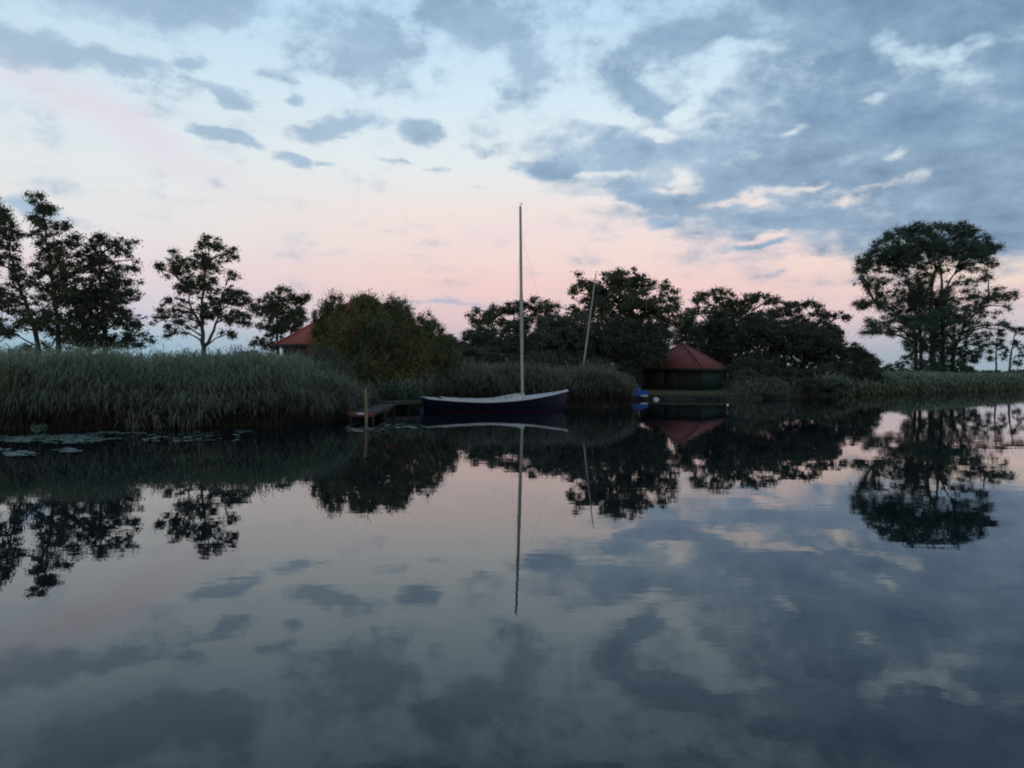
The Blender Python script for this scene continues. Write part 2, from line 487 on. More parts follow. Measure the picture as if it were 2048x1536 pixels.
# ---------------------------------------------------------------- trees
def tree(name, label, d, trunkpx, lobes, leafm, cl=.42, leaf=.13, dens=14, per=46, fillz=.9, tr=.16, aspect=.6, flat=.7,
         group=None, up=0.0, droop=0.0, twig=True, cat='tree', stems=None, dmul=1.15, bare=0):
    """trunkpx: pixel polyline from the foot upwards; lobes: (px, py, rx, ry[, depth offset m, density factor]) in pixels"""
    if leafm in ('oak', 'dark') and d > 46: dmul *= 1.45
    if leafm == 'alder' or 'third in the left row' in label: dmul *= 1.3
    leaf *= .72; aspect = min(.8, aspect * 1.3); cl *= .78; per = int(per * 2.4)
    s = d / F
    foot = G(trunkpx[0][0], d, GZ)
    T = thing(name, label, cat, foot, group)
    o = np.array(foot)
    crown = MB(); trunk = MB()
    tp = [foot - Vector((0, 0, .3))] + [P(px, py, d) for px, py in trunkpx[1:]]
    pts = []
    for i in range(len(tp) - 1):                      # subdivide with a little wobble
        for q in np.linspace(0, 1, 4, endpoint=(i == len(tp) - 2)):
            p = tp[i].lerp(tp[i + 1], q)
            if 0 < q < 1: p = p + Vector(rng.normal(size=3) * tr * .22)
            pts.append(p)
    n = len(pts)
    rad = [tr * (1 - .78 * i / (n - 1)) * (1.35 if i == 0 else 1) for i in range(n)]
    trunk.tube(pts, rad, 9)
    for st in (stems or []):
        q = [P(px, py, d + rng.uniform(-.4, .4)) for px, py in st]
        q[0] = min(pts, key=lambda a: (a - q[0]).length) if st[0][1] < trunkpx[0][1] - 6 else Vector((q[0].x, q[0].y, 0.0))
        m_ = len(q); q2 = []
        for i in range(m_ - 1):
            for u_ in (0, .33, .66): q2.append(q[i].lerp(q[i + 1], u_) + Vector(rng.normal(size=3) * .05 * (u_ > 0)))
        q2.append(q[-1])
        trunk.tube(q2, [tr * .62 * (1 - .8 * i / (len(q2) - 1)) for i in range(len(q2))], 7)
        pts += q2[len(q2) // 3:]
    for lb in lobes:
        px, py, rx, ry = lb[:4]
        dz = lb[4] if len(lb) > 4 else rng.uniform(-1, 1) * rx * s * .5
        df = lb[5] if len(lb) > 5 else 1.0
        c = P(px, py, d); c.y += dz; c.x *= (d + dz) / d; c.z = CAMZ + (c.z - CAMZ) * (d + dz) / d
        a, h_ = rx * s, ry * s
        cnp = np.array(c)
        # limb from the trunk to the lobe
        cand = [p for p in pts if p.z < c.z - .15 * h_] or pts[:2]
        st = min(cand, key=lambda p: (p - c).length + .5 * abs(p.z - c.z + (p - c).xy.length * .5))
        mid = st.lerp(c, .5) + Vector((rng.normal() * .08 * a, rng.normal() * .08 * a, .10 * (c - st).length))
        limb = [st, st.lerp(mid, .5) + Vector(rng.normal(size=3) * .05), mid, mid.lerp(c, .5) + Vector(rng.normal(size=3) * .06), c]
        r0 = max(.02, tr * .38)
        trunk.tube(limb, [r0, r0 * .75, r0 * .55, r0 * .42, r0 * .28], 6)
        nc = max(5, int(dens * dmul * df * a * h_ / (cl / .42) ** 2))
        u = unit(nc) * (rng.uniform(.12, 1, (nc, 1)) ** .5)
        cc_ = cnp + u * np.array([a, a * fillz, h_]) * (1 + rng.normal(size=(nc, 1)) * .06)
        cc_[:, 2] = np.maximum(cc_[:, 2], GZ + .15)
        for q in cc_:
            rc = cl * rng.uniform(.55, 1.3); m_ = int(per * rng.uniform(.6, 1.3) * (rc / cl) ** 1.6) + 4
            g = unit(m_) * (np.minimum(np.abs(rng.normal(size=(m_, 1))), 1.7) * .62 + .05) * rc * np.array([1, 1, flat])
            g[: m_ // 5] *= 1.3
            if droop: g[:, 2] -= droop * (g[:, 0] ** 2 + g[:, 1] ** 2) / rc
            leaves(crown, q + g - o, leaf, aspect, up)
        if twig:
            for q in cc_[:: 2 if nc > 60 else 1]:
                qv = Vector(q); stt = min(limb[2:], key=lambda p: (p - qv).length)
                if (qv - stt).length > .25:
                    md = stt.lerp(qv, .55) + Vector(rng.normal(size=3) * .06 * (qv - stt).length)
                    trunk.tube([stt, md, qv], [r0 * .22, r0 * .15, r0 * .06], 3, cap=False)
        # single twigs that stick out of the outline
        for q in range(int(bare * a * h_ * 2)):
            dr = Vector(unit(1)[0]); dr.z = abs(dr.z) * .8
            e_ = c + Vector((dr.x * a, dr.y * a, dr.z * h_)) * rng.uniform(1.0, 1.2)
            stt = c.lerp(e_, .55)
            trunk.tube([stt, e_], [r0 * .22, r0 * .10], 3, cap=False)
            k_ = 22
            pp = np.array(stt)[None] + (np.array(e_) - np.array(stt))[None] * rng.uniform(0, 1.0, (k_, 1)) + rng.normal(size=(k_, 3)) * leaf * .55
            leaves(crown, pp - o, leaf, aspect, up)
    tb = MB(); tb.v = [v - o for v in trunk.v]; tb.f = trunk.f; tb.n = trunk.n
    tb.build('trunk', M['bark'], T, smooth=True)
    crown.build('crown', M[leafm], T)
    return T


gl = 'alders behind the left reeds'
tree('alder_tree', 'tall alder cut by the left edge of the view, leaning trunk above the reeds', 43,
     [(92, 712), (70, 660), (50, 600), (30, 540), (12, 470)],
     [(5, 425, 26, 26), (22, 470, 30, 26), (-15, 460, 30, 40), (0, 520, 42, 34), (38, 560, 26, 26), (-20, 590, 40, 40), (25, 610, 36, 26), (-30, 660, 40, 34),
      (20, 655, 34, 24, 0, .7), (-50, 530, 40, 50), (58, 640, 26, 26, 0, .7)], 'alder', group=gl, tr=.15, dens=17, bare=.6)
tree('alder_tree', 'tallest alder of the left row with a separate rounded tuft at its top', 42.5,
     [(120, 714), (116, 640), (104, 560), (92, 480), (82, 410)],
     [(72, 402, 20, 19), (98, 424, 18, 16), (70, 432, 18, 14), (100, 452, 30, 18), (128, 452, 12, 12, 0, .8), (80, 478, 26, 16, 0, .8), (110, 496, 38, 24), (145, 482, 20, 16),
      (90, 540, 30, 26, 0, .8), (135, 545, 36, 36), (100, 590, 36, 30), (150, 600, 40, 36), (88, 640, 34, 28), (130, 660, 44, 36), (70, 560, 16, 22, 0, .6)],
     'alder', group=gl, tr=.15, dens=19, bare=.8)
tree('alder_tree', 'dark dense alder with feathery twigs on its right, third in the left row', 43.5,
     [(212, 716), (210, 660), (205, 600), (200, 540), (200, 490)],
     [(200, 492, 28, 22), (232, 500, 24, 20, 0, .7), (255, 490, 15, 22, 0, .45), (180, 520, 30, 26), (220, 545, 40, 34), (265, 520, 18, 24, 0, .4), (175, 580, 36, 34), (235, 590, 42, 36),
      (200, 630, 44, 36), (255, 640, 36, 26, 0, .85), (180, 670, 44, 26), (240, 682, 52, 20, 0, .9), (290, 680, 30, 16, 0, .6), (272, 585, 14, 26, 0, .5), (165, 640, 30, 36)],
     'dark', group=gl, tr=.17, dens=21, bare=1.2)
tree('alder_tree', 'open airy tree standing alone with forked trunk and pyramid crown', 43,
     [(396, 720), (408, 695), (404, 655), (404, 610), (410, 560), (418, 500)],
     [(418, 486, 26, 18), (398, 500, 18, 18, 0, .8), (450, 506, 22, 20, 0, .7), (466, 508, 12, 14, 0, .5), (345, 512, 16, 14, 0, .7), (365, 530, 34, 20), (415, 535, 30, 26, 0, .9),
      (340, 542, 24, 14, 0, .7), (460, 550, 18, 12, 0, .4), (400, 570, 40, 22), (370, 575, 32, 18, 0, .8), (445, 590, 40, 22), (420, 615, 44, 22), (480, 600, 28, 20), (350, 612, 34, 18),
      (330, 640, 30, 20, 0, .8), (380, 640, 30, 18, 0, .7), (470, 636, 36, 22, 0, .9), (500, 622, 16, 16, 0, .6), (350, 664, 34, 10, 0, .5), (455, 668, 34, 12, 0, .5), (318, 535, 10, 8, 0, .5)],
     'alder', group=gl, tr=.15, dens=15, cl=.36, leaf=.12, per=44, stems=[[(408, 695), (428, 660), (440, 620), (452, 570)], [(404, 655), (384, 620), (372, 570)]], bare=1.0)
tree('oak_tree', 'small rounded tree between the airy tree and the red roof', 61,
     [(556, 722), (556, 690), (554, 650), (556, 620)],
     [(560, 596, 32, 20), (590, 600, 20, 16), (530, 618, 26, 20), (565, 625, 40, 24), (600, 625, 18, 20), (545, 655, 38, 22), (585, 655, 30, 24), (530, 684, 26, 18, 0, .8), (560, 694, 26, 14, 0, .7), (612, 596, 8, 7, 0, .6)],
     'oak', tr=.17, dens=15, leaf=.16, cl=.45, bare=.6)
# low scrub below the left row, showing between the trunks
tree('hazel_bush', 'low scrub filling the gap under the dark alders on the left', 45,
     [(150, 722), (150, 700)], [(150, 690, 34, 14), (110, 694, 24, 12, 0, .7), (200, 694, 36, 14), (60, 697, 30, 9, 0, .6)],
     'dark', cat='bush', tr=.06, dens=16)
tree('hazel_bush', 'low ragged bush just right of the lone airy tree', 46,
     [(560, 724), (560, 712)], [(530, 706, 26, 8), (490, 708, 22, 6, 0, .8), (575, 706, 24, 8)], 'dark', cat='bush', tr=.05, dens=14)

# middle group
tree('oak_tree', 'broad rounded tree behind the mast of the moored boat', 70,
     [(1035, 745), (1035, 700), (1030, 650)],
     [(1075, 612, 30, 18), (1030, 614, 30, 16), (985, 624, 34, 18), (952, 640, 26, 14, 0, .9), (1105, 622, 18, 18), (1060, 645, 52, 28), (1000, 660, 50, 28), (950, 672, 26, 22, 0, .8),
      (1040, 690, 64, 30), (970, 700, 40, 28), (1090, 690, 40, 40)], 'oak', tr=.22, dens=15, leaf=.19, cl=.55, bare=.6)
tree('willow_tree', 'paler rounded willow between the two masts, lower than its neighbours', 50,
     [(1125, 745), (1125, 710), (1125, 670)],
     [(1120, 660, 40, 34), (1085, 690, 34, 34), (1150, 690, 34, 34), (1115, 715, 50, 26), (1160, 650, 26, 26)], 'grey', tr=.14, dens=20, leaf=.15, up=.4)
tree('oak_tree', 'large domed tree behind the leaning mast, tallest of the middle trees', 54,
     [(1235, 745), (1232, 690), (1236, 640), (1240, 590), (1244, 560)],
     [(1250, 556, 34, 22), (1225, 560, 26, 18), (1285, 566, 26, 20), (1200, 580, 26, 22), (1245, 595, 54, 30), (1160, 562, 10, 14, 0, .5), (1150, 585, 10, 12, 0, .4), (1172, 578, 18, 18, 0, .8), (1190, 620, 40, 34),
      (1150, 632, 24, 22), (1280, 620, 44, 36), (1332, 572, 14, 12, 0, .9), (1336, 592, 22, 14), (1322, 618, 34, 18), (1345, 640, 28, 18, 0, .8), (1235, 660, 60, 34), (1180, 675, 40, 36),
      (1300, 665, 46, 30), (1250, 705, 60, 26), (1190, 715, 40, 26), (1310, 700, 26, 18), (1330, 664, 22, 20)], 'oak', tr=.22, dens=17, leaf=.16, cl=.46, bare=.7)
tree('poplar_tree', 'spreading tree with two arched crowns rising behind the shed roof', 66,
     [(1450, 748), (1450, 700), (1455, 650), (1450, 615)],
     [(1430, 590, 32, 14), (1400, 598, 22, 14), (1460, 600, 24, 14), (1390, 622, 24, 18, 0, .8), (1440, 622, 40, 18), (1385, 650, 26, 22, 0, .8), (1515, 592, 28, 12), (1545, 604, 24, 10), (1498, 600, 18, 14), (1480, 625, 34, 18),
      (1430, 660, 44, 28), (1480, 665, 50, 34), (1530, 640, 40, 22), (1415, 700, 40, 30, 0, .9), (1480, 710, 56, 30)], 'oak', tr=.22, dens=14, leaf=.18, cl=.52, bare=.6,
     stems=[[(1450, 700), (1490, 650), (1515, 605)], [(1452, 690), (1415, 650), (1395, 615)]])
tree('poplar_tree', 'tree with a tuft reaching right, at the right end of the middle wood', 68,
     [(1610, 752), (1610, 700), (1620, 650)],
     [(1565, 624, 34, 18), (1590, 612, 18, 9), (1625, 612, 18, 12), (1640, 628, 20, 10), (1672, 630, 24, 10), (1688, 636, 9, 7), (1600, 650, 40, 24), (1640, 655, 32, 18), (1560, 670, 50, 32), (1620, 690, 50, 30), (1662, 690, 26, 18, 0, .9),
      (1560, 720, 60, 30), (1640, 725, 50, 26), (1690, 710, 26, 18)], 'dark', tr=.2, dens=16, leaf=.18, cl=.52, bare=.6,
     stems=[[(1612, 690), (1640, 655), (1670, 634)]])
tree('willow_bush', 'dark bush sloping down to the water at the end of the wood', 60,
     [(1690, 765), (1690, 735)],
     [(1690, 735, 46, 26), (1700, 705, 34, 20), (1728, 722, 24, 18), (1735, 742, 26, 20), (1650, 750, 60, 24), (1755, 760, 20, 14), (1590, 755, 50, 20)], 'dark', cat='bush', tr=.08, dens=20, leaf=.16, bare=.4)
tree('willow_bush', 'small pale green bush peeking out right of the dark bush', 70,
     [(1748, 765), (1748, 735)], [(1745, 727, 14, 15), (1752, 745, 14, 14)], 'willow', cat='bush', tr=.05, dens=22, leaf=.17, up=.4)
tree('sallow_bush', 'grey green bush at the right corner of the dark green shed', 50.5,
     [(1500, 775), (1500, 762)],
     [(1495, 758, 34, 18), (1530, 766, 28, 14), (1475, 770, 20, 13), (1555, 772, 24, 10)], 'grey', cat='bush', tr=.05, dens=26, leaf=.12, cl=.32, up=.5)
tree('sallow_bush', 'dark undergrowth along the water right of the landing stage', 53.5,
     [(1620, 775), (1620, 765)],
     [(1580, 768, 30, 14), (1625, 770, 34, 14), (1670, 772, 34, 12)], 'dark', cat='bush', tr=.05, dens=24, leaf=.13, cl=.34, up=.3)
tree('elder_bush', 'dark shrub closing the gap left of the shed wall', 54,
     [(1262, 782), (1262, 765)],
     [(1250, 745, 22, 34), (1272, 750, 14, 26), (1245, 770, 20, 14)], 'dark', cat='bush', tr=.05, dens=26, leaf=.13, cl=.36)
tree('elder_bush', 'dark shrub closing the gap right of the shed wall', 57,
     [(1475, 782), (1475, 765)],
     [(1472, 745, 14, 34), (1495, 740, 22, 30), (1530, 745, 30, 26), (1480, 768, 18, 16)], 'dark', cat='bush', tr=.05, dens=26, leaf=.13, cl=.36)
tree('elder_bush', 'dark shrub overhanging the left half of the shed roof', 50.5,
     [(1262, 775), (1265, 750), (1280, 720)],
     [(1275, 700, 30, 28), (1300, 706, 26, 22), (1318, 700, 20, 22, -.3), (1290, 720, 30, 14, -.5), (1332, 688, 14, 10, 0, .8), (1258, 730, 22, 26), (1250, 690, 30, 24), (1308, 690, 20, 18, 0, .8), (1322, 722, 12, 8, 0, .6)], 'dark', cat='bush', tr=.07, dens=22, leaf=.13, cl=.36)
tree('hazel_bush', 'dark scrub behind the reeds left of the leaning mast', 47.5,
     [(1030, 760), (1030, 740)],
     [(960, 715, 40, 24), (1010, 725, 44, 18), (1070, 725, 44, 20), (1130, 728, 44, 18), (930, 720, 30, 30), (1190, 732, 40, 18)], 'dark', cat='bush', tr=.06, dens=18, leaf=.14)
tree('hazel_bush', 'tall dark thicket under the trees behind the leaning mast', 51,
     [(1130, 745), (1130, 715)],
     [(1060, 695, 60, 34), (1110, 665, 44, 30), (970, 690, 50, 36), (1240, 660, 50, 34), (1310, 670, 34, 30), (1120, 695, 44, 40), (1175, 690, 44, 44), (1225, 690, 40, 40), (1000, 705, 44, 30)], 'dark', cat='bush', tr=.06, dens=22, leaf=.14)
tree('hazel_bush', 'tall dark thicket behind the right side of the shed', 62,
     [(1490, 765), (1490, 735)],
     [(1420, 690, 40, 44), (1470, 675, 44, 44), (1520, 665, 48, 40), (1580, 675, 48, 40), (1640, 690, 44, 30), (1665, 668, 26, 22), (1372, 650, 24, 26), (1380, 690, 30, 40), (1440, 640, 30, 24), (1500, 725, 60, 30), (1630, 700, 36, 34)], 'dark', cat='bush', tr=.06, dens=20, leaf=.17, cl=.46)
tree('willow_bush', 'dark scrub behind the large willow bush, left of the broad tree', 52,
     [(905, 750), (905, 725)], [(905, 700, 30, 34), (930, 690, 20, 20, 0, .7), (880, 690, 26, 30)], 'dark', cat='bush', tr=.06, dens=18, leaf=.14)

# the big willow bush in front of the house
tree('willow_bush', 'large rounded willow bush with yellowish crown left of the moored boat', 36.5,
     [(770, 800), (770, 760), (765, 700)],
     [(733, 604, 36, 14, .4), (725, 622, 50, 30, .3), (668, 618, 30, 28, .2), (780, 624, 46, 30, .3), (645, 650, 26, 34, 0), (825, 650, 44, 30), (865, 668, 34, 26), (890, 692, 26, 26), (700, 665, 60, 44, -.4),
      (765, 670, 60, 44, -.6), (660, 700, 44, 40, -.2), (820, 700, 56, 44, -.5), (880, 725, 40, 40, -.2), (740, 725, 62, 44, -.8), (680, 745, 46, 34, -.6), (800, 755, 60, 32, -.7), (870, 765, 46, 24, -.3), (905, 730, 20, 30, .2), (740, 770, 56, 24, -.8)],
     'willow', cat='bush', tr=.12, dens=26, leaf=.14, cl=.34, per=50, aspect=.3, up=1.0, flat=1.25, bare=2.6, fillz=.8,
     stems=[[(770, 795), (700, 720), (670, 640)], [(770, 795), (850, 720), (870, 680)]])
tree('sallow_bush', 'grey green sallow bush in front of the big willow, above the jetty', 28.3,
     [(680, 815), (690, 780), (670, 740)],
     [(648, 745, 36, 28, 0), (684, 752, 24, 34, .3), (630, 780, 36, 20, 0), (676, 790, 30, 20, .2), (636, 722, 22, 18, .2), (668, 716, 14, 20, .2), (600, 740, 24, 22, .3)], 'grey', cat='bush', tr=.06, dens=24, leaf=.13, cl=.28, aspect=.25, up=1.3, flat=1.3, bare=1.2)
tree('nettle_clump', 'small green plants growing on the bank right of the yellow pole', 33.2,
     [(790, 805), (790, 790)],
     [(745, 790, 16, 14), (775, 786, 22, 14), (805, 790, 24, 12), (835, 792, 16, 10)], 'poplar', cat='plant', tr=.02, dens=46, leaf=.09, cl=.2, up=1.0, flat=1.2)

# big lone tree on the right
tree('poplar_tree', 'huge spreading lone tree on the right bank with a broad domed crown', 98,
     [(1868, 750), (1866, 690), (1864, 630), (1866, 560), (1872, 500)],
     [(1840, 462, 40, 20), (1890, 456, 44, 16), (1930, 462, 34, 18), (1800, 476, 34, 22), (1965, 480, 26, 20), (1770, 500, 38, 24), (1850, 500, 56, 30), (1920, 500, 50, 28), (1985, 498, 18, 12), (1970, 512, 26, 16),
      (1745, 532, 36, 20), (1800, 530, 44, 26), (1720, 545, 14, 10, 0, .7), (1950, 535, 34, 14), (1890, 530, 40, 16, 0, .8), (1760, 562, 44, 14), (1820, 558, 34, 18), (1930, 562, 40, 14, 0, .9), (1975, 556, 14, 8, 0, .6),
      (1750, 578, 22, 12, 0, .8), (1725, 607, 22, 10, 0, .9), (1765, 612, 32, 12), (1810, 602, 34, 20), (1845, 600, 22, 30), (1895, 600, 34, 24), (1945, 590, 34, 16, 0, .8), (1990, 590, 34, 16, 0, .7), (2020, 594, 18, 10, 0, .6), (2005, 612, 16, 14, 0, .6),
      (1790, 632, 28, 14, 0, .8), (1835, 640, 34, 24, 0, .8), (1900, 640, 40, 22, 0, .7), (1960, 625, 44, 16, 0, .6), (1760, 654, 32, 11), (1735, 668, 16, 12, 0, .8), (1800, 664, 30, 12, 0, .9), (1995, 650, 34, 12, 0, .7), (1950, 672, 36, 14, 0, .9),
      (1870, 672, 30, 20, 0, .5), (1975, 692, 26, 16, 0, .9), (2010, 660, 14, 10, 0, .6),
      (1735, 520, 24, 16, 0), (1722, 565, 20, 9, 0, .8), (1740, 605, 34, 12, 0), (1770, 590, 34, 14, 2), (1760, 645, 34, 12, 2), (1770, 665, 30, 10, -2), (1985, 530, 20, 14, 0, .8), (1788, 470, 26, 16, 0), (1965, 500, 30, 20, 0), (2005, 585, 26, 12, 0, .7), (1850, 540, 34, 20, 0), (1895, 480, 60, 30, 3), (1830, 495, 50, 34, -3), (1780, 520, 50, 34, 3), (1940, 505, 46, 24, -3), (1868, 625, 60, 30, 3), (1835, 690, 24, 34, 0, .8), (1868, 700, 34, 36, 2, .7), (1905, 690, 30, 30, 0, .6),
      (1930, 640, 50, 30, -3, .7), (1960, 610, 40, 20, 2, .7), (1850, 580, 50, 30, 2), (1900, 650, 50, 40, -2, .9), (1820, 620, 50, 40, 2, .8),
      (1855, 730, 60, 16, 1, .8), (1900, 720, 40, 24, -1, .7), (1850, 660, 50, 40, -2, .9)],
     'poplar', tr=.40, dens=15, leaf=.24, cl=.80, per=64, aspect=.36, up=.3, flat=.8, twig=True, bare=.25, dmul=1.4,
     stems=[[(1846, 750), (1842, 690), (1832, 620), (1815, 560), (1790, 520)], [(1888, 750), (1886, 680), (1880, 610), (1900, 560), (1925, 520)], [(1830, 752), (1832, 700), (1828, 660), (1790, 625), (1750, 605)],
            [(1904, 750), (1908, 700), (1930, 650), (1975, 600)], [(1878, 640), (1884, 570), (1878, 510)]])
tree('elder_bush', 'ragged green saplings around the foot of the huge lone tree', 96,
     [(1900, 752), (1900, 735)],
     [(1822, 700, 12, 22, 0, .6), (1812, 720, 10, 16, 0, .6), (1940, 720, 24, 20, 0, .7), (1925, 700, 20, 20, 0, .5), (1860, 735, 34, 12, 0, .7), (1910, 738, 40, 12), (1950, 700, 12, 26, 0, .6)],
     'poplar', cat='bush', tr=.12, dens=17, leaf=.24, cl=.6)
tree('birch_tree', 'slim young tree with thin bare trunk, first right of the huge tree', 92,
     [(1993, 752), (1992, 720), (1994, 680), (1998, 650)],
     [(1990, 695, 12, 14, 0, .5), (2000, 675, 12, 14, 0, .5), (2004, 712, 9, 10, 0, .4), (1980, 712, 10, 12, 0, .4)], 'poplar', tr=.13, dens=16, leaf=.2, cl=.5)
tree('birch_tree', 'slim leaning young tree by the right edge of the view', 90,
     [(2016, 754), (2020, 720), (2027, 680), (2032, 655)],
     [(2030, 662, 14, 10, 0, .7), (2036, 690, 14, 14, 0, .6), (2012, 700, 9, 12, 0, .4), (2046, 710, 12, 14, 0, .5), (2044, 665, 10, 12, 0, .5), (2030, 725, 12, 8, 0, .5)], 'poplar', tr=.15, dens=16, leaf=.2, cl=.5)
tree('distant_tree', 'far low rounded tree on the horizon left of the huge tree', 260,
     [(1790, 744), (1790, 738)], [(1790, 734, 20, 8), (1808, 737, 16, 6), (1775, 738, 14, 5)], 'dark', tr=.2, dens=3.5, leaf=.6, cl=1.2, per=60, twig=False)

# far hedge line on the horizon: one mass
mb = MB()
for _ in range(900):
    x = rng.uniform(-420, 620); y = 480 + rng.normal() * 20
    hgt = 2.2 + 1.8 * math.sin(x * .021) * math.sin(x * .0063 + 1) + rng.uniform(-.6, 1.3)
    q = np.array([x, y, GZ + hgt * .5]); m_ = 26
    g = unit(m_) * rng.uniform(.3, 1, (m_, 1)) * np.array([2.4, 2, max(.6, hgt * .55)])
    leaves(mb, q + g, 1.0, .8)
tag(mb.build('distant_wood', M['dark']), 'thin dark line of far trees along the horizon', kind='stuff')


# ---------------------------------------------------------------- reeds and grasses
def vnoise(x, y, s):
    return (np.sin(x * s * 1.3 + 1.7 * np.sin(y * s * .9)) + np.sin(y * s * 1.1 + 2.1 * np.sin(x * s * .6 + 1)) + np.sin((x + y) * s * 2.3)) / 3


def reeds(pts, hts, mb, lw=.022, ln=.55, nl=7, sb=None, plume=None, lean=.10, droop=.35):
    """pts (n,3) feet, hts (n): arching leaf blades on upright stems"""
    n = len(pts)
    k0 = rng.uniform(size=n)
    hts = hts * np.where(k0 < .10, rng.uniform(1.05, 1.20, n), np.where(k0 > .88, rng.uniform(.55, .9, n), 1.0)) * (1 + .07 * vnoise(pts[:, 0], pts[:, 1], 4.3))
    tilt = rng.normal(size=(n, 2)) * lean * np.where(k0 > .94, 2.6, 1.0)[:, None] + np.c_[vnoise(pts[:, 0], pts[:, 1], 1.9), vnoise(pts[:, 1], pts[:, 0], 2.3)] * .07
    top = pts + np.c_[tilt * hts[:, None], hts]
    midp = pts + np.c_[tilt * hts[:, None] * .35, hts * .5]
    if sb is not None:
        a = rng.uniform(0, np.pi, n); sx = np.c_[np.cos(a), np.sin(a), np.zeros(n)] * .007
        V = np.stack([pts - sx, pts + sx, midp + sx, midp - sx, top + sx * .5, top - sx * .5], 1).reshape(-1, 3)
        i = np.arange(n)[:, None] * 6
        sb.add(V, np.concatenate([i + [0, 1, 2, 3], i + [3, 2, 4, 5]]))
    for j in range(nl):
        dead = sb is not None and j >= nl - nl // 2
        f = rng.uniform(.02, .70, n)[:, None] if dead else rng.uniform(.68 if sb is not None else .08, 1.0, n)[:, None] if j else np.full((n, 1), .93)
        tgt = sb if dead else mb
        st = np.where(f < .5, pts + (midp - pts) * f * 2, midp + (top - midp) * (f * 2 - 1))
        a = rng.uniform(0, 2 * np.pi, n); o_ = np.c_[np.cos(a), np.sin(a), np.zeros(n)]
        L = ln * rng.uniform(.6, 1.2, n)[:, None]
        side = np.c_[-np.sin(a), np.cos(a), np.zeros(n)] * lw * rng.uniform(.7, 1.2, n)[:, None]
        up_ = np.array([0, 0, 1.0])
        dr = droop * rng.uniform(.2, 1.6, n)[:, None]
        p1 = st + o_ * L * .32 + up_ * L * .50
        p2 = st + o_ * L * .68 + up_ * L * (.80 - dr * .6)
        p3 = st + o_ * L * 1.0 + up_ * L * (.85 - dr * 1.7)
        V = np.stack([st - side * .4, st + side * .4, p1 + side, p1 - side, p2 + side * .8, p2 - side * .8, p3], 1).reshape(-1, 3)
        i = np.arange(n)[:, None] * 7
        tgt.v.append(V)
        tgt.f.append(np.concatenate([i + [0, 1, 2, 3], i + [3, 2, 4, 5]]) + tgt.n)
        tgt.f.append(i + [5, 4, 6] + tgt.n); tgt.n += len(V)
    if plume is not None:
        sel = rng.uniform(size=n) < .35
        t_ = top[sel]
        for _ in range(6):
            c = t_ + rng.normal(size=t_.shape) * np.array([.03, .03, .07]) + np.array([.02, 0, .02])
            leaves(plume, c, .10, .35, up=1.2)


SH = np.array(shore)


def inland(x, y):
    """even-odd test: inside the ground polygon"""
    PP = np.array(poly); c = np.zeros(len(x), bool); j = len(PP) - 1
    for i in range(len(PP)):
        xi, yi = PP[i]; xj, yj = PP[j]
        t_ = ((yi > y) != (yj > y)) & (x < (xj - xi) * (y - yi) / (yj - yi + 1e-12) + xi)
        c ^= t_; j = i
    return c


def sdist(x, y):
    best = np.full(len(x), 1e9)
    for i in range(len(SH) - 1):
        a = SH[i]; b_ = SH[i + 1]; d_ = b_ - a
        t_ = np.clip(((x - a[0]) * d_[0] + (y - a[1]) * d_[1]) / (d_ @ d_), 0, 1)
        best = np.minimum(best, np.hypot(x - a[0] - t_ * d_[0], y - a[1] - t_ * d_[1]))
    return best


def scatter(x0, x1, y0, y1, dn, lo, hi, cond=None):
    n = int((x1 - x0) * (y1 - y0) * dn)
    x = rng.uniform(x0, x1, n); y = rng.uniform(y0, y1, n)
    ins = inland(x, y); sdv = sdist(x, y) * np.where(ins, 1, -1)
    k_ = (sdv > lo) & (sdv < hi)
    if cond is not None: k_ &= cond(x, y)
    return x[k_], y[k_], sdv[k_]


def notjetty(x, y): return ~((x > -5.45) & (x < -4.35) & (y < 33.5) & (y > 24))


# left bed
mb = MB(); sb = MB()
def leftc(x, y): return (x < -.207 * y - .05 + .35 * vnoise(y * 2, x, 1.3)) & (x > -.72 * y - 3)
for (lo, hi, dn, h0) in ((-.45, .9, 150, 1.42), (.9, 2.6, 95, 1.66), (2.6, 7, 44, 1.76), (7, 16, 14, 1.82)):
    x, y, sv = scatter(-34, -4.8, 18, 42, dn, lo, hi, leftc)
    hh = h0 - .13 + .20 * vnoise(x, y, .55) + .14 * vnoise(x, y, 1.7) + rng.normal(size=len(x)) * .14
    hh = hh * (1 - .30 * np.clip((x / y + .29) / .085, 0, 1) ** 1.4) + .20 * vnoise(x, y, 3.1) * rng.uniform(0, 1, len(x))
    hh = hh - np.clip(.5 - sv, 0, 1) * .35
    reeds(np.c_[x, y, np.where(sv > 0, GZ, -.1)], hh - GZ * 1.0, mb, nl=14 if hi < 3 else 10, sb=sb, lw=.0095 if hi < 3 else .015)
rb = tag(mb.build('reed_bed', M['reed']), 'tall blue green reeds lining the left bank of the river', kind='stuff')
tag(sb.build('reed_stems', M['stem']), 'brown upright reed stems inside the left reed bed', kind='stuff')
# last year's straw and short sedges at the front of the left bed
mb = MB()
x, y, sv = scatter(-20, -5.4, 19, 27, 10, -.45, .6, lambda x, y: vnoise(x, y, .9) > .05)
reeds(np.c_[x, y, np.full(len(x), -.05)], rng.uniform(.8, 1.6, len(x)), mb, lw=.014, ln=.4, nl=3, lean=.22)
c0 = G(330, 22.2).x
x, y, sv = scatter(c0 - .9, c0 + 1.0, 20, 25, 75, -.9, -.1)
reeds(np.c_[x, y, np.full(len(x), -.05)], rng.uniform(.15, .5, len(x)), mb, lw=.018, ln=.4, nl=5, lean=.2, droop=.6)
tag(mb.build('sedges', M['sedge']), 'pale sedges and straw at the foot of the left reeds', kind='stuff')
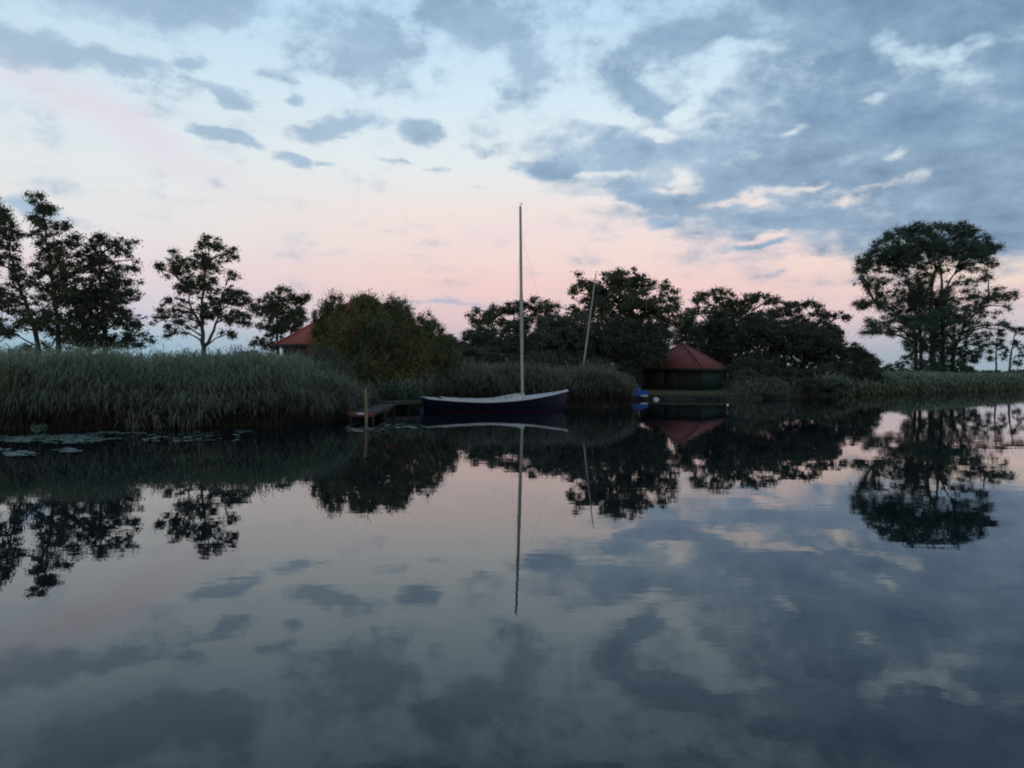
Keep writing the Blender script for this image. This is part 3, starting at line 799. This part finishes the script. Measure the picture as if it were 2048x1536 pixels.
# reed bed behind the boat
mb = MB(); pb = MB()
def midc(x, y): return (x > -3.9) & (x < 5.7) & (y < 42)
for (lo, hi, dn, h0) in ((-.4, .8, 110, 1.10), (.8, 2.4, 70, 1.34), (2.4, 5, 36, 1.44)):
    x, y, sv = scatter(-4, 6, 34, 42, dn, lo, hi, midc)
    hh = h0 + .20 * vnoise(x, y, 1.5) + rng.normal(size=len(x)) * .16
    reeds(np.c_[x, y, np.where(sv > 0, GZ, -.1)], hh - GZ * .5, mb, nl=11, sb=pb, lw=.012, lean=.07, ln=.45, plume=mb)
tag(mb.build('reed_bed', M['reed2']), 'grey green reeds behind the blue sailing boat', kind='stuff')
tag(pb.build('reed_stems', M['stem']), 'brown reed stems behind the blue sailing boat', kind='stuff')
# bank plants between jetty and boat
mb = MB()
x, y, sv = scatter(-5.8, -2.2, 28, 38, 45, -.15, 2.2, notjetty)
reeds(np.c_[x, y, np.full(len(x), GZ - .1)], rng.uniform(.35, .95, len(x)), mb, nl=5, lw=.022, ln=.4, lean=.15)
tag(mb.build('bank_grass', M['reed2']), 'low rough grass on the bank behind the jetty walkway', kind='stuff')
# right bank reeds and grass
mb = MB()
def rightc(x, y): return (x > 22) & (x < .72 * y + 6)
for (lo, hi, dn, h0) in ((-.5, 1.2, 30, .95), (1.2, 4.5, 12, 1.08), (4.5, 16, 4, 1.18)):
    x, y, sv = scatter(18, 72, 54, 100, dn, lo, hi, rightc)
    hh = h0 + .18 * vnoise(x, y, .35) + rng.normal(size=len(x)) * .12
    reeds(np.c_[x, y, np.where(sv > 0, GZ, -.1)], np.maximum(hh - GZ, .4), mb, nl=5, lw=.05, ln=.6)
tag(mb.build('reed_bed', M['reed']), 'low green reeds along the right bank under the lone tree', kind='stuff')
# grass of the lawn by the shed, rough grass right of it
mb = MB()
x, y, sv = scatter(6.2, 17, 45, 60, 60, -.1, 8)
reeds(np.c_[x, y, np.full(len(x), GZ - .02)], rng.uniform(.03, .10, len(x)), mb, nl=3, lw=.02, ln=.10)
x, y, sv = scatter(13.4, 24, 46, 60, 30, -.3, 1.6)
tag(mb.build('lawn_grass', M['grass']), 'mown grass strip between the shed and the water', kind='stuff')
mb = MB(); reeds(np.c_[x, y, np.full(len(x), .0)], rng.uniform(.35, 1.0, len(x)), mb, nl=4, lw=.03, ln=.4)
tag(mb.build('rough_grass', M['reed2']), 'rough bank grass around the landing stage', kind='stuff')


# ---------------------------------------------------------------- lily pads
mb = MB()
def pads(px0, px1, py0, py1, n, r=.13):
    r *= .75; n = int(n * 1.4)
    for _ in range(n):
        px = rng.uniform(px0, px1); u = np.clip(rng.normal() * .28 + .5, 0, 1); py = py0 + (py1 - py0) * u
        rr = ray(px, py); t_ = -CAMZ / rr.z; c = Vector((0, 0, CAMZ)) + rr * t_
        q = r * rng.uniform(.6, 1.25); a0 = rng.uniform(0, 6.28); kk = 12
        vs = [(c.x, c.y, .012)]
        tx, ty = rng.normal(size=2) * .05
        for i in range(kk + 1):
            a = a0 + .25 + (6.283 - .5) * i / kk
            wv = 1 + .06 * math.sin(3 * a + a0)
            dx, dy = q * wv * math.cos(a), q * wv * math.sin(a)
            vs.append((c.x + dx, c.y + dy, max(.008, .016 + dx * tx + dy * ty + .004 * math.sin(5 * a))))
        mb.polys(vs, [(0, i + 1, i + 2) for i in range(kk)])
pads(5, 60, 873, 884, 40); pads(50, 190, 870, 887, 130); pads(140, 200, 872, 882, 50); pads(180, 240, 876, 885, 16)
pads(170, 290, 864, 870, 50, .11); pads(8, 70, 903, 913, 20); pads(-10, 12, 898, 903, 6); pads(118, 158, 897, 908, 15)
pads(285, 480, 865, 883, 42, .11); pads(470, 510, 860, 866, 8, .10); pads(690, 775, 854, 865, 42, .12); pads(770, 835, 849, 857, 22, .12)
tag(mb.build('lily_pads', M['pad']), 'floating water lily leaves in front of the left reeds', kind='stuff')
mb = MB()
for _ in range(40):
    p = G(rng.uniform(60, 95), 20.2 + rng.normal() * .15)
    leaves(mb, np.array([[p.x, p.y, rng.uniform(.02, .16)]]), .2, .4, up=1.0)
tag(mb.build('water_plants', M['poplar']), 'small green leaves standing among the lily pads', kind='stuff')


# ---------------------------------------------------------------- jetty
j0 = G(722, 25.2, 0)
T = thing('jetty', 'low wooden jetty with red front beam reaching out of the reeds', 'jetty', j0)
dz, Lj, wj = .30, 5.6, .86
lx = lambda px, d: G(px, d, dz).x - j0.x
mb = MB()
npl = 46
for i in range(npl):
    y = .06 + i * Lj / npl
    mb.box((-.02 * y + rng.normal() * .008, y, dz + rng.normal() * .003), (wj + rng.normal() * .015, Lj / npl - .012, .03))
mb.build('deck', M['woodx'], T)
mb = MB()
mb.bar((-wj / 2 + .09, .12, dz - .075), (-wj / 2 - .04, Lj, dz - .075), .05, .11)
mb.bar((wj / 2 - .09, .12, dz - .075), (wj / 2 - .22, Lj, dz - .075), .05, .11)
mb.build('joist', M['wood'], T)
mb = MB(); mb.box((0, -.01, dz - .06), (wj * .98, .05, .15)); rbm = mb.build('front_beam', M['redwood'], T)
mb = MB(); mb.box((-.01, -.042, dz - .035), (.24, .012, .055)); mb.build('white_plate', M['plate'], rbm)
for (x, y, top) in ((-.36, .10, dz + .10), (.34, .10, dz + .05), (-.42, 2.6, dz + .04), (.30, 2.6, dz + .04), (-.46, 5.2, dz + .30), (.25, 5.2, dz + .1)):
    mb = MB(); mb.tube([(x, y, -.8), (x + .01, y, dz * .5), (x, y + .01, top)], [.055, .055, .05], 10)
    mb.build('post', M['brown'], T)
T = thing('walkway', 'narrow plank walkway from the jetty towards the stern of the boat', 'walkway', G(752, 31.4, 0))
e1 = G(856, 33.4, 0) - G(752, 31.4, 0)
mb = MB()
nn = 26; dirv = e1.normalized(); ang = math.atan2(dirv.y, dirv.x)
for i in range(nn):
    c = e1 * ((i + .5) / nn); mb.box((c.x, c.y, .36 + rng.normal() * .004), (e1.length / nn - .01, .75, .03), rz=ang)
mb.build('deck', M['woodx'], T)
mb = MB()
nv = Vector((-dirv.y, dirv.x, 0))
for s_ in (-.33, .33): mb.bar(nv * s_ + Vector((0, 0, .285)), e1 + nv * s_ + Vector((0, 0, .285)), .05, .12)
mb.build('joist', M['wood'], T)
for f_ in (.04, .5, .97):
    for s_ in (-.34, .34):
        c = e1 * f_ + nv * s_; mb = MB(); mb.tube([(c.x, c.y, -.8), (c.x, c.y, .2), (c.x, c.y, .335)], [.05] * 3, 8); mb.build('post', M['brown'], T)
pb0 = G(733, 24.9, 0)
ptop = P(731, 777, 24.9) - pb0
mb = MB(); mb.tube([(0, 0, -.8), (ptop.x * .3, 0, .3), (ptop.x * .7, 0, .7), (ptop.x, 0, ptop.z)], [.052, .05, .048, .044], 12)
tag(mb.build('mooring_pole', M['pole']), 'upright yellowish wooden pole at the front of the jetty', 'pole').location = pb0
for px_, d_, h_, r_, lb_ in ((706, 27.5, .62, .035, 'short grey stake beside the left edge of the jetty'), (758, 30.6, .55, .05, 'stubby dark stake where the walkway meets the jetty')):
    mb = MB(); mb.tube([(0, 0, -.7), (.01, 0, h_ * .5), (.02, 0, h_)], [r_, r_, r_ * .9], 8)
    tag(mb.build('stake', M['wood']), lb_, 'stake').location = G(px_, d_, 0)


# ---------------------------------------------------------------- sailing boats
def hull_pts(L, B, fb, bow, stern, n=26, m=12, out=0.0):
    """grid of hull points; x along the boat (bow at +), y abeam. returns (n, 2m+1, 3)"""
    g = []
    for i in range(n):
        t_ = i / (n - 1); x = -L / 2 + L * t_
        hb = B / 2 * (math.sin(math.pi * min(1, (.30 + .70 * (1 - t_) ** .0 * 1)) / 2) if False else 1)
        k_ = (1 - ((t_ - .42) / .58) ** 2.15) if t_ > .42 else (1 - .34 * ((.42 - t_) / .42) ** 2)
        hb = B / 2 * max(k_, .012)
        sh = fb + (bow - fb) * max(0, (t_ - .36) / .64) ** 1.9 + (stern - fb) * max(0, (.36 - t_) / .36) ** 1.7
        kl = -.28 + .30 * max(0, (t_ - .62) / .38) ** 2.4 + .22 * max(0, (.3 - t_) / .3) ** 1.5
        row = []
        for j in range(-m, m + 1):
            a = abs(j) / m
            yy = hb * (a ** .55 if a > 0 else 0) * (.80 + .20 * a) ** 1.0
            zz = kl + (sh - kl) * a ** 2.1
            fl = .18 * max(0, (t_ - .6) / .4) ** 1.5 * a           # raked stem
            rk = -.10 * max(0, (.1 - t_) / .1) * a                 # raked transom
            row.append((x + fl + rk, math.copysign(yy + out, j) if j else 0, zz))
        g.append(row)
    return np.array(g)


def sailboat(label, loc, rz, L, B, fb, bow, stern, hullm, mastfrac, mh, lean, cover, mr=.062, vane=True, matmast='spar'):
    T = thing('sailing_boat', label, 'boat', loc, rz=rz)
    g = hull_pts(L, B, fb, bow, stern); n, mm, _ = g.shape; m = mm // 2
    mb = MB()
    idx = lambda i, j: i * mm + j
    fs = [(idx(i, j), idx(i + 1, j), idx(i + 1, j + 1), idx(i, j + 1)) for i in range(n - 1) for j in range(mm - 1)]
    mb.add(g.reshape(-1, 3), fs)
    H = mb.build('hull', M[hullm], T, smooth=True)
    mb = MB()                                              # transom, closed plate
    row = g[0] + np.array([-.004, 0, 0]); mb.polys([tuple(p) for p in row], [tuple(range(mm - 1, -1, -1))])
    row2 = g[0] + np.array([.03, 0, 0]); mb.polys([tuple(p) for p in row2], [tuple(range(mm))])
    mb.build('transom', M[hullm], T)
    sheer = lambda i, s_: g[i, 0 if s_ < 0 else mm - 1]
    for s_ in (-1, 1):                                      # gunwale
        mb = MB(); pts = [Vector(sheer(i, s_)) + Vector((0, s_ * .012, .012)) for i in range(n)]
        mb.tube(pts, [.032] * n, 8); mb.build('gunwale', M['white'], T, smooth=True)
    mb = MB(); pts = [Vector(p) for p in (sheer(0, -1), (g[0, m, 0] - .1, 0, stern + .03), sheer(0, 1))]
    mb.tube([p + Vector((0, 0, .012)) for p in pts], [.03] * 3, 8); mb.build('transom_cap', M['white'], T, smooth=True)
    # deck: foredeck and side decks round a cockpit
    i0, i1 = 2, int(n * (mastfrac - .03)); inn = .70
    mb = MB()
    ins = lambda i, s_: Vector(sheer(i, s_)) * 1.0
    for i in range(n - 1):
        for s_ in (-1, 1):
            a, b_ = Vector(sheer(i, s_)), Vector(sheer(i + 1, s_))
            q = []
            for p, ii in ((a, i), (b_, i + 1)):
                f_ = inn if i0 <= i < i1 else 0.0
                pi = Vector((p.x, p.y * f_, p.z + (.035 if f_ else .07) * (1 - abs(p.y) * .0)))
                q.append((p - Vector((0, 0, .002)), pi))
            mb.polys([tuple(q[0][0]), tuple(q[1][0]), tuple(q[1][1]), tuple(q[0][1])], [(0, 1, 2, 3)])
    mb.build('deck', M['deck'], T)
    # cockpit coaming: low boards, sweeping up to a point before the mast
    mb = MB()
    for s_ in (-1, 1):
        pr = []
        for i in range(i0, i1 + 1):
            p = Vector(sheer(i, s_)); f_ = inn
            pr.append(Vector((p.x, p.y * f_, p.z + .03)))
        apex = Vector((pr[-1].x + .34, 0, pr[-1].z + .05)); pr.append(apex)
        for i in range(len(pr) - 1):
            a, b_ = pr[i], pr[i + 1]
            u1 = max(0, (i - len(pr) + 7) / 6); u2 = max(0, (i + 1 - len(pr) + 7) / 6)
            ha, hb = .05 + .13 * u1 ** 1.5, .05 + .13 * u2 ** 1.5
            V = [a, b_, b_ + Vector((0, 0, hb)), a + Vector((0, 0, ha))]
            o_ = Vector((0, .018 * s_, 0)); V += [v + o_ for v in V]
            mb.polys([tuple(v) for v in V], [(0, 1, 2, 3), (7, 6, 5, 4), (3, 2, 6, 7), (0, 3, 7, 4), (1, 5, 6, 2)])
    mb.build('coaming', M['white'], T)
    # cockpit: floor (dark) and tarpaulin over the after part
    mb = MB(); zf = .02
    for i in range(i0, i1):
        V = []
        for ii in (i, i + 1):
            p = Vector(sheer(ii, 1)); V += [(p.x, -p.y * inn * .82, zf), (p.x, p.y * inn * .82, zf)]
        mb.polys(V, [(0, 2, 3, 1)])
    mb.build('cockpit_floor', M['wood'], T)
    if cover:
        mb = MB(); K = 10; ic = int(n * (mastfrac - .13)); rows = []
        for i in range(i0, ic + 1):
            p = Vector(sheer(i, 1)); hb = abs(p.y) * (inn + .10)
            rows.append([(p.x, -hb + 2 * hb * j / K, p.z + .055 + .065 * (1 - (2 * j / K - 1) ** 2) + .008 * math.sin(i * 2.1 + j * .7) - (.0 if 0 < j < K else .03)) for j in range(K + 1)])
        V = [q for r_ in rows for q in r_]
        mb.add(V, [(a * (K + 1) + j, (a + 1) * (K + 1) + j, (a + 1) * (K + 1) + j + 1, a * (K + 1) + j + 1) for a in range(len(rows) - 1) for j in range(K)])
        mb.build('cockpit_cover', M['canvas'], T, smooth=True)
    # red boot top, hugging the hull at the waterline
    for s_ in (-1, 1):
        mb = MB(); V = []; cnt = 0
        for i in range(n):
            line = g[i][m:] if s_ > 0 else g[i][m::-1]
            def at(z):
                for a, b_ in zip(line[:-1], line[1:]):
                    if a[2] <= z <= b_[2] and b_[2] > a[2]:
                        q = a + (b_ - a) * (z - a[2]) / (b_[2] - a[2]); return q + np.array([0, s_ * .007, 0])
                return None
            z = [at(-.03), at(.045)]
            if z[0] is None or z[1] is None: continue
            V += z; cnt += 1
        mb.add(V, [(2 * i, 2 * i + 2, 2 * i + 3, 2 * i + 1) for i in range(cnt - 1)])
        mb.build('waterline_stripe', M['boot'], T)
    mb = MB(); mb.box((g[0, m, 0] - .012, 0, .055), (.010, B * .36, .018)); mb.build('transom_stripe', M['white'], T)
    # rudder, cleats, stem fitting
    mb = MB(); x0 = g[0, m, 0]
    mb.polys([(x0 - .34, y, z) if q else (x0 - .03, y, z) for y in (-.015, .015) for q, z in ((1, -.45), (0, -.45), (0, stern - .08), (1, .12))],
             [(0, 1, 2, 3), (7, 6, 5, 4), (0, 4, 5, 1), (1, 5, 6, 2), (2, 6, 7, 3), (3, 7, 4, 0)])
    mb.build('rudder', M[hullm], T)
    for i_, s_ in ((2, -1), (2, 1), (n - 4, -1)):
        p = Vector(sheer(i_, s_)); mb = MB(); mb.box((p.x, p.y * .93, p.z + .065), (.13, .025, .02)); mb.box((p.x, p.y * .93, p.z + .04), (.05, .02, .05))
        mb.build('cleat', M['steel'], T)
    # mast
    im = int(n * mastfrac); pz = sheer(im, 1)[2]; mx = sheer(im, 1)[0]
    dirm = Vector((math.sin(lean[0]), math.sin(lean[1]), 1)).normalized()
    basep = Vector((mx, 0, pz + .04)); Lm = mh - pz - .04
    hs = [0, .02, .10, .30, .50, .53, .56, .80, .97, 1.0]; rs = [.80, .82, .92, 1.08, 1.12, 1.12, .92, .86, .78, .72]
    mb = MB(); mb.tube([basep + dirm * (Lm * h_) for h_ in hs], [mr * r_ for r_ in rs], 12)
    Mst = mb.build('mast', M[matmast], T, smooth=True)
    tip = basep + dirm * Lm
    mb = MB(); mb.tube([tip, tip + dirm * .10], [.006, .006], 6); mb.tube([tip + dirm * .10 - Vector((.07, 0, 0)), tip + dirm * .10 + Vector((.05, 0, 0))], [.004, .010], 5)
    mb.box(tip + dirm * .10 + Vector((.06, 0, 0)), (.05, .008, .05)); mb.build('wind_vane', M['black'], Mst)
    mb = MB(); mb.box(basep + Vector((0, 0, .02)), (.22, .2, .05)); mb.build('mast_step', M['steel'], Mst)
    hd = basep + dirm * Lm * .86
    for q in ((Vector(sheer(n - 1, 1)) * 1.0, 'forestay'), (Vector(sheer(im - 1, 1)), 'shroud'), (Vector(sheer(im - 1, -1)), 'shroud')):
        mb = MB(); e_ = q[0].copy()
        if q[1] == 'forestay': e_.y = 0; e_.x -= .05
        mb.tube([e_ + Vector((0, 0, .03)), hd], [.0028, .0028], 5); mb.build(q[1], M['steel'], T)
    mb = MB(); mb.tube([basep + dirm * .3 + Vector((-.10, 0, 0)), basep + dirm * Lm * .45 + Vector((-.11, .02, 0)), basep + dirm * Lm * .98], [.004] * 3, 5)
    mb.build('halyard', M['black'], T)
    return T


A_ = G(858, 31.1, 0); B_ = G(1124, 33.1, 0)
mid = (A_ + B_) / 2; v = B_ - A_; yaw = math.atan2(v.y, v.x)
sailboat('blue sailing boat with bare upright mast moored off the reeds', (mid.x, mid.y, 0), yaw, v.length + .15, 1.9, .40, .81, .53, 'navy', .66,
         P(1038.5, 412, 32.4).z, (R(-1.25), 0), True)
q0 = G(1160, 44.2, 0)
sailboat('second sailing boat hidden behind the reeds, only its leaning mast showing', (q0.x - .48, q0.y, 0), R(14), 4.9, 1.7, .36, .62, .44, 'white', .60,
         P(1190, 545, 44.2).z, (R(6.7), R(-2.5)), True, mr=.040)

# ---------------------------------------------------------------- blue covered dinghy at the bank, buoy
q0 = G(1270, 45.9, 0)
T = thing('dinghy', 'small dark dinghy with white stern plate under a bright blue tarpaulin', 'boat', (q0.x, q0.y + .6, 0), rz=R(97))
g = hull_pts(2.3, 1.22, .30, .42, .34, n=16, m=8); n, mm, _ = g.shape
mb = MB(); mb.add(g.reshape(-1, 3), [(i * mm + j, (i + 1) * mm + j, (i + 1) * mm + j + 1, i * mm + j + 1) for i in range(n - 1) for j in range(mm - 1)])
mb.polys([tuple(p) for p in g[0]], [tuple(range(mm - 1, -1, -1))]); mb.build('hull', M['navy'], T, smooth=True)
mb = MB(); mb.box((g[0][0][0] - .03, -.26, .21), (.02, .42, .10)); mb.build('stern_plate', M['white'], T)
mb = MB(); rows = []
for i in range(n):
    t_ = i / (n - 1); hb = abs(g[i, 0, 1]) + .03; z0 = g[i, 0, 2]; xx = g[i, 0, 0]
    r_ = [(xx, -hb - .03, z0 - .17 - .03 * math.sin(i * 1.7))]
    for j in range(9):
        u = -1 + j / 4; r_.append((xx, hb * u, z0 + .02 + (.30 - .12 * t_) * (1 - abs(u) ** 1.5) * (1 - .5 * abs(2 * t_ - .8) ** 3) + .015 * math.sin(i * 2 + j)))
    r_.append((xx, hb + .03, z0 - .17 - .03 * math.sin(i * 2.3))); rows.append(r_)
K = 11
mb.add([q for r_ in rows for q in r_], [(a * K + j, (a + 1) * K + j, (a + 1) * K + j + 1, a * K + j + 1) for a in range(n - 1) for j in range(K - 1)])
mb.polys([tuple(Vector(q) + Vector((-.005, 0, 0))) for q in rows[0][1:-1]], [tuple(range(8, -1, -1))])
fl = [(rows[0][0][0] - .012, y, z) for y, z in ((-.56, .40), (-.50, .28), (-.12, .27), (.06, .20), (.46, .20), (.58, .36), (.3, .52), (0, .60), (-.3, .52))]
mb.polys(fl, [tuple(range(9))])
mb.build('tarpaulin', M['blue'], T, smooth=True)


def lathe(prof, sides=16):
    mb = MB(); V = []
    for r_, z in prof:
        for j in range(sides):
            a = 2 * math.pi * j / sides; V.append((r_ * math.cos(a), r_ * math.sin(a), z))
    fl = [(i * sides + j, i * sides + (j + 1) % sides, (i + 1) * sides + (j + 1) % sides, (i + 1) * sides + j) for i in range(len(prof) - 1) for j in range(sides)]
    mb.add(V, fl); return mb


q0 = G(1312, 45.2, 0)
T = thing('mooring_buoy', 'small white buoy floating right of the blue covered dinghy', 'buoy', q0)
lathe([(.001, -.14), (.12, -.11), (.18, -.03), (.18, .03), (.14, .09), (.06, .12), (.001, .125)]).build('float', M['white'], T, smooth=True)
lathe([(.022, .12), (.022, .16), (.04, .17), (.04, .185), (.001, .19)]).build('ring', M['steel'], T, smooth=True)


# ---------------------------------------------------------------- landing stage right of the shed
q0 = G(1545, 49.0, 0)
T = thing('landing_stage', 'tiny wooden landing stage on the bank right of the shed', 'landing stage', q0)
mb = MB()
for i in range(12): mb.box((-.66 + i * .12, 0, .34), (.11, .8, .035))
mb.build('deck', M['wood'], T)
mb = MB(); mb.box((0, -.42, .22), (1.46, .04, .26)); mb.build('front_board', M['brown'], T)
for x in (-.6, 0, .6):
    mb = MB(); mb.tube([(x, -.34, -.6), (x, -.34, .31)], [.05, .05], 8); mb.build('post', M['brown'], T)
# timber edging of the lawn
a0, a1 = G(1300, 46.3, 0), G(1452, 46.3, 0)
T = thing('timber_edging', 'low dark timber edging holding the lawn in front of the shed', 'edging', a0)
mb = MB(); mb.bar((0, 0, .06), (a1.x - a0.x, a1.y - a0.y, .06), .05, .24); mb.build('plank', M['brown'], T)
for i in range(9):
    x = (a1.x - a0.x) * (i + .3) / 9; mb = MB(); mb.tube([(x, -.07, -.6), (x, -.07, .19)], [.04, .04], 8); mb.build('post', M['brown'], T)


# ---------------------------------------------------------------- pyramid-roofed buildings
def pyramid_house(name, label, cat, c, rz, hw, hd, eave, apex, over, wallm, wall2, roofm, ridge=0.0, doors=True):
    T = thing(name, label, cat, c, rz=rz)
    # walls as four boarded panels
    mb = MB(); mb2 = MB()
    e = eave + .02
    def wallp(x0, y0, x1, y1, q, boards):
        L = math.hypot(x1 - x0, y1 - y0); a = math.atan2(y1 - y0, x1 - x0)
        q.box(((x0 + x1) / 2, (y0 + y1) / 2, e / 2), (L, .08, e), rz=a)
        nb = int(L / .22)
        nx, ny = math.sin(a), -math.cos(a)
        for i in range(nb + 1):
            f_ = i / nb; x = x0 + (x1 - x0) * f_; y = y0 + (y1 - y0) * f_
            q.box((x + nx * .05, y + ny * .05, e / 2), (.05, .03, e - .02), rz=a)
    wallp(-hw, -hd, hw, -hd, mb, 1); wallp(hw, hd, -hw, hd, mb, 1)
    wallp(hw + .042, -hd + .0, hw + .042, hd, mb2, 1); wallp(-hw - .042, hd, -hw - .042, -hd, mb2, 1)
    mb.build('wall', M[wallm], T); mb2.build('wall', M[wall2], T)
    # roof
    ow, od = hw + over, hd + over; z0 = eave - .06
    V = [(-ow, -od, z0), (ow, -od, z0), (ow, od, z0), (-ow, od, z0), (-ridge, 0, apex), (ridge, 0, apex)]
    mb = MB(); mb.polys(V, [(0, 1, 5, 4), (1, 2, 5), (2, 3, 4, 5), (3, 0, 4), (3, 2, 1, 0)])
    Rf = mb.build('roof', M[roofm], T)
    mb = MB()
    for p, q in ((0, 4), (1, 5), (2, 5), (3, 4)): mb.tube([Vector(V[p]) + Vector((0, 0, .01)), Vector(V[q]) + Vector((0, 0, .02))], [.07, .07], 7)
    mb.build('hip_tiles', M[roofm], Rf, smooth=True)
    mb = MB(); t_ = .022
    mb.box((0, -od - t_, z0 - .07), (2 * ow + .08, .04, .17)); mb.box((0, od + t_, z0 - .07), (2 * ow + .08, .04, .17))
    mb.box((-ow - t_, 0, z0 - .07), (.04, 2 * od, .17)); mb.box((ow + t_, 0, z0 - .07), (.04, 2 * od, .17))
    mb.build('fascia', M['brown'], T)
    if doors:
        mb = MB(); mb.box((-.9, -hd - .10, .82), (.88, .04, 1.6)); mb.box((.02, -hd - .10, .82), (.88, .04, 1.6)); dr = mb.build('door', M[wallm], T)
        mb = MB(); mb.box((-.5, -hd - .13, .85), (.03, .03, .14)); mb.build('handle', M['steel'], dr)
    return T


# shed: square plan seen nearly corner-on
cs = G(1364, 56.2, 0)
R_ = 98 / F * 56.2; hwid = R_ / math.sqrt(2) - .35
apz = P(1364, 687, 56.2).z; evz = P(1364, 735, 54.5).z
pyramid_house('boat_shed', 'dark green timber shed with faded red pyramid roof on the lawn', 'shed', (cs.x, cs.y, GZ), R(-45 + 12), hwid, hwid, evz - GZ, apz - GZ, .35, 'brown', 'green', 'tiles_old')
# house behind the willow bush
ch = G(728, 52.5, 0)
R2 = 172 / F * 52.5; hw2 = R2 / math.sqrt(2) - .4
pyramid_house('house', 'house with bright red tiled pyramid roof mostly hidden behind the willow bush', 'house', (ch.x, ch.y, GZ), R(-45 + 9), hw2, hw2,
              P(560, 688, 52.5).z - GZ, P(728, 589, 52.5).z - GZ, .4, 'brick', 'brick', 'tiles', doors=False)
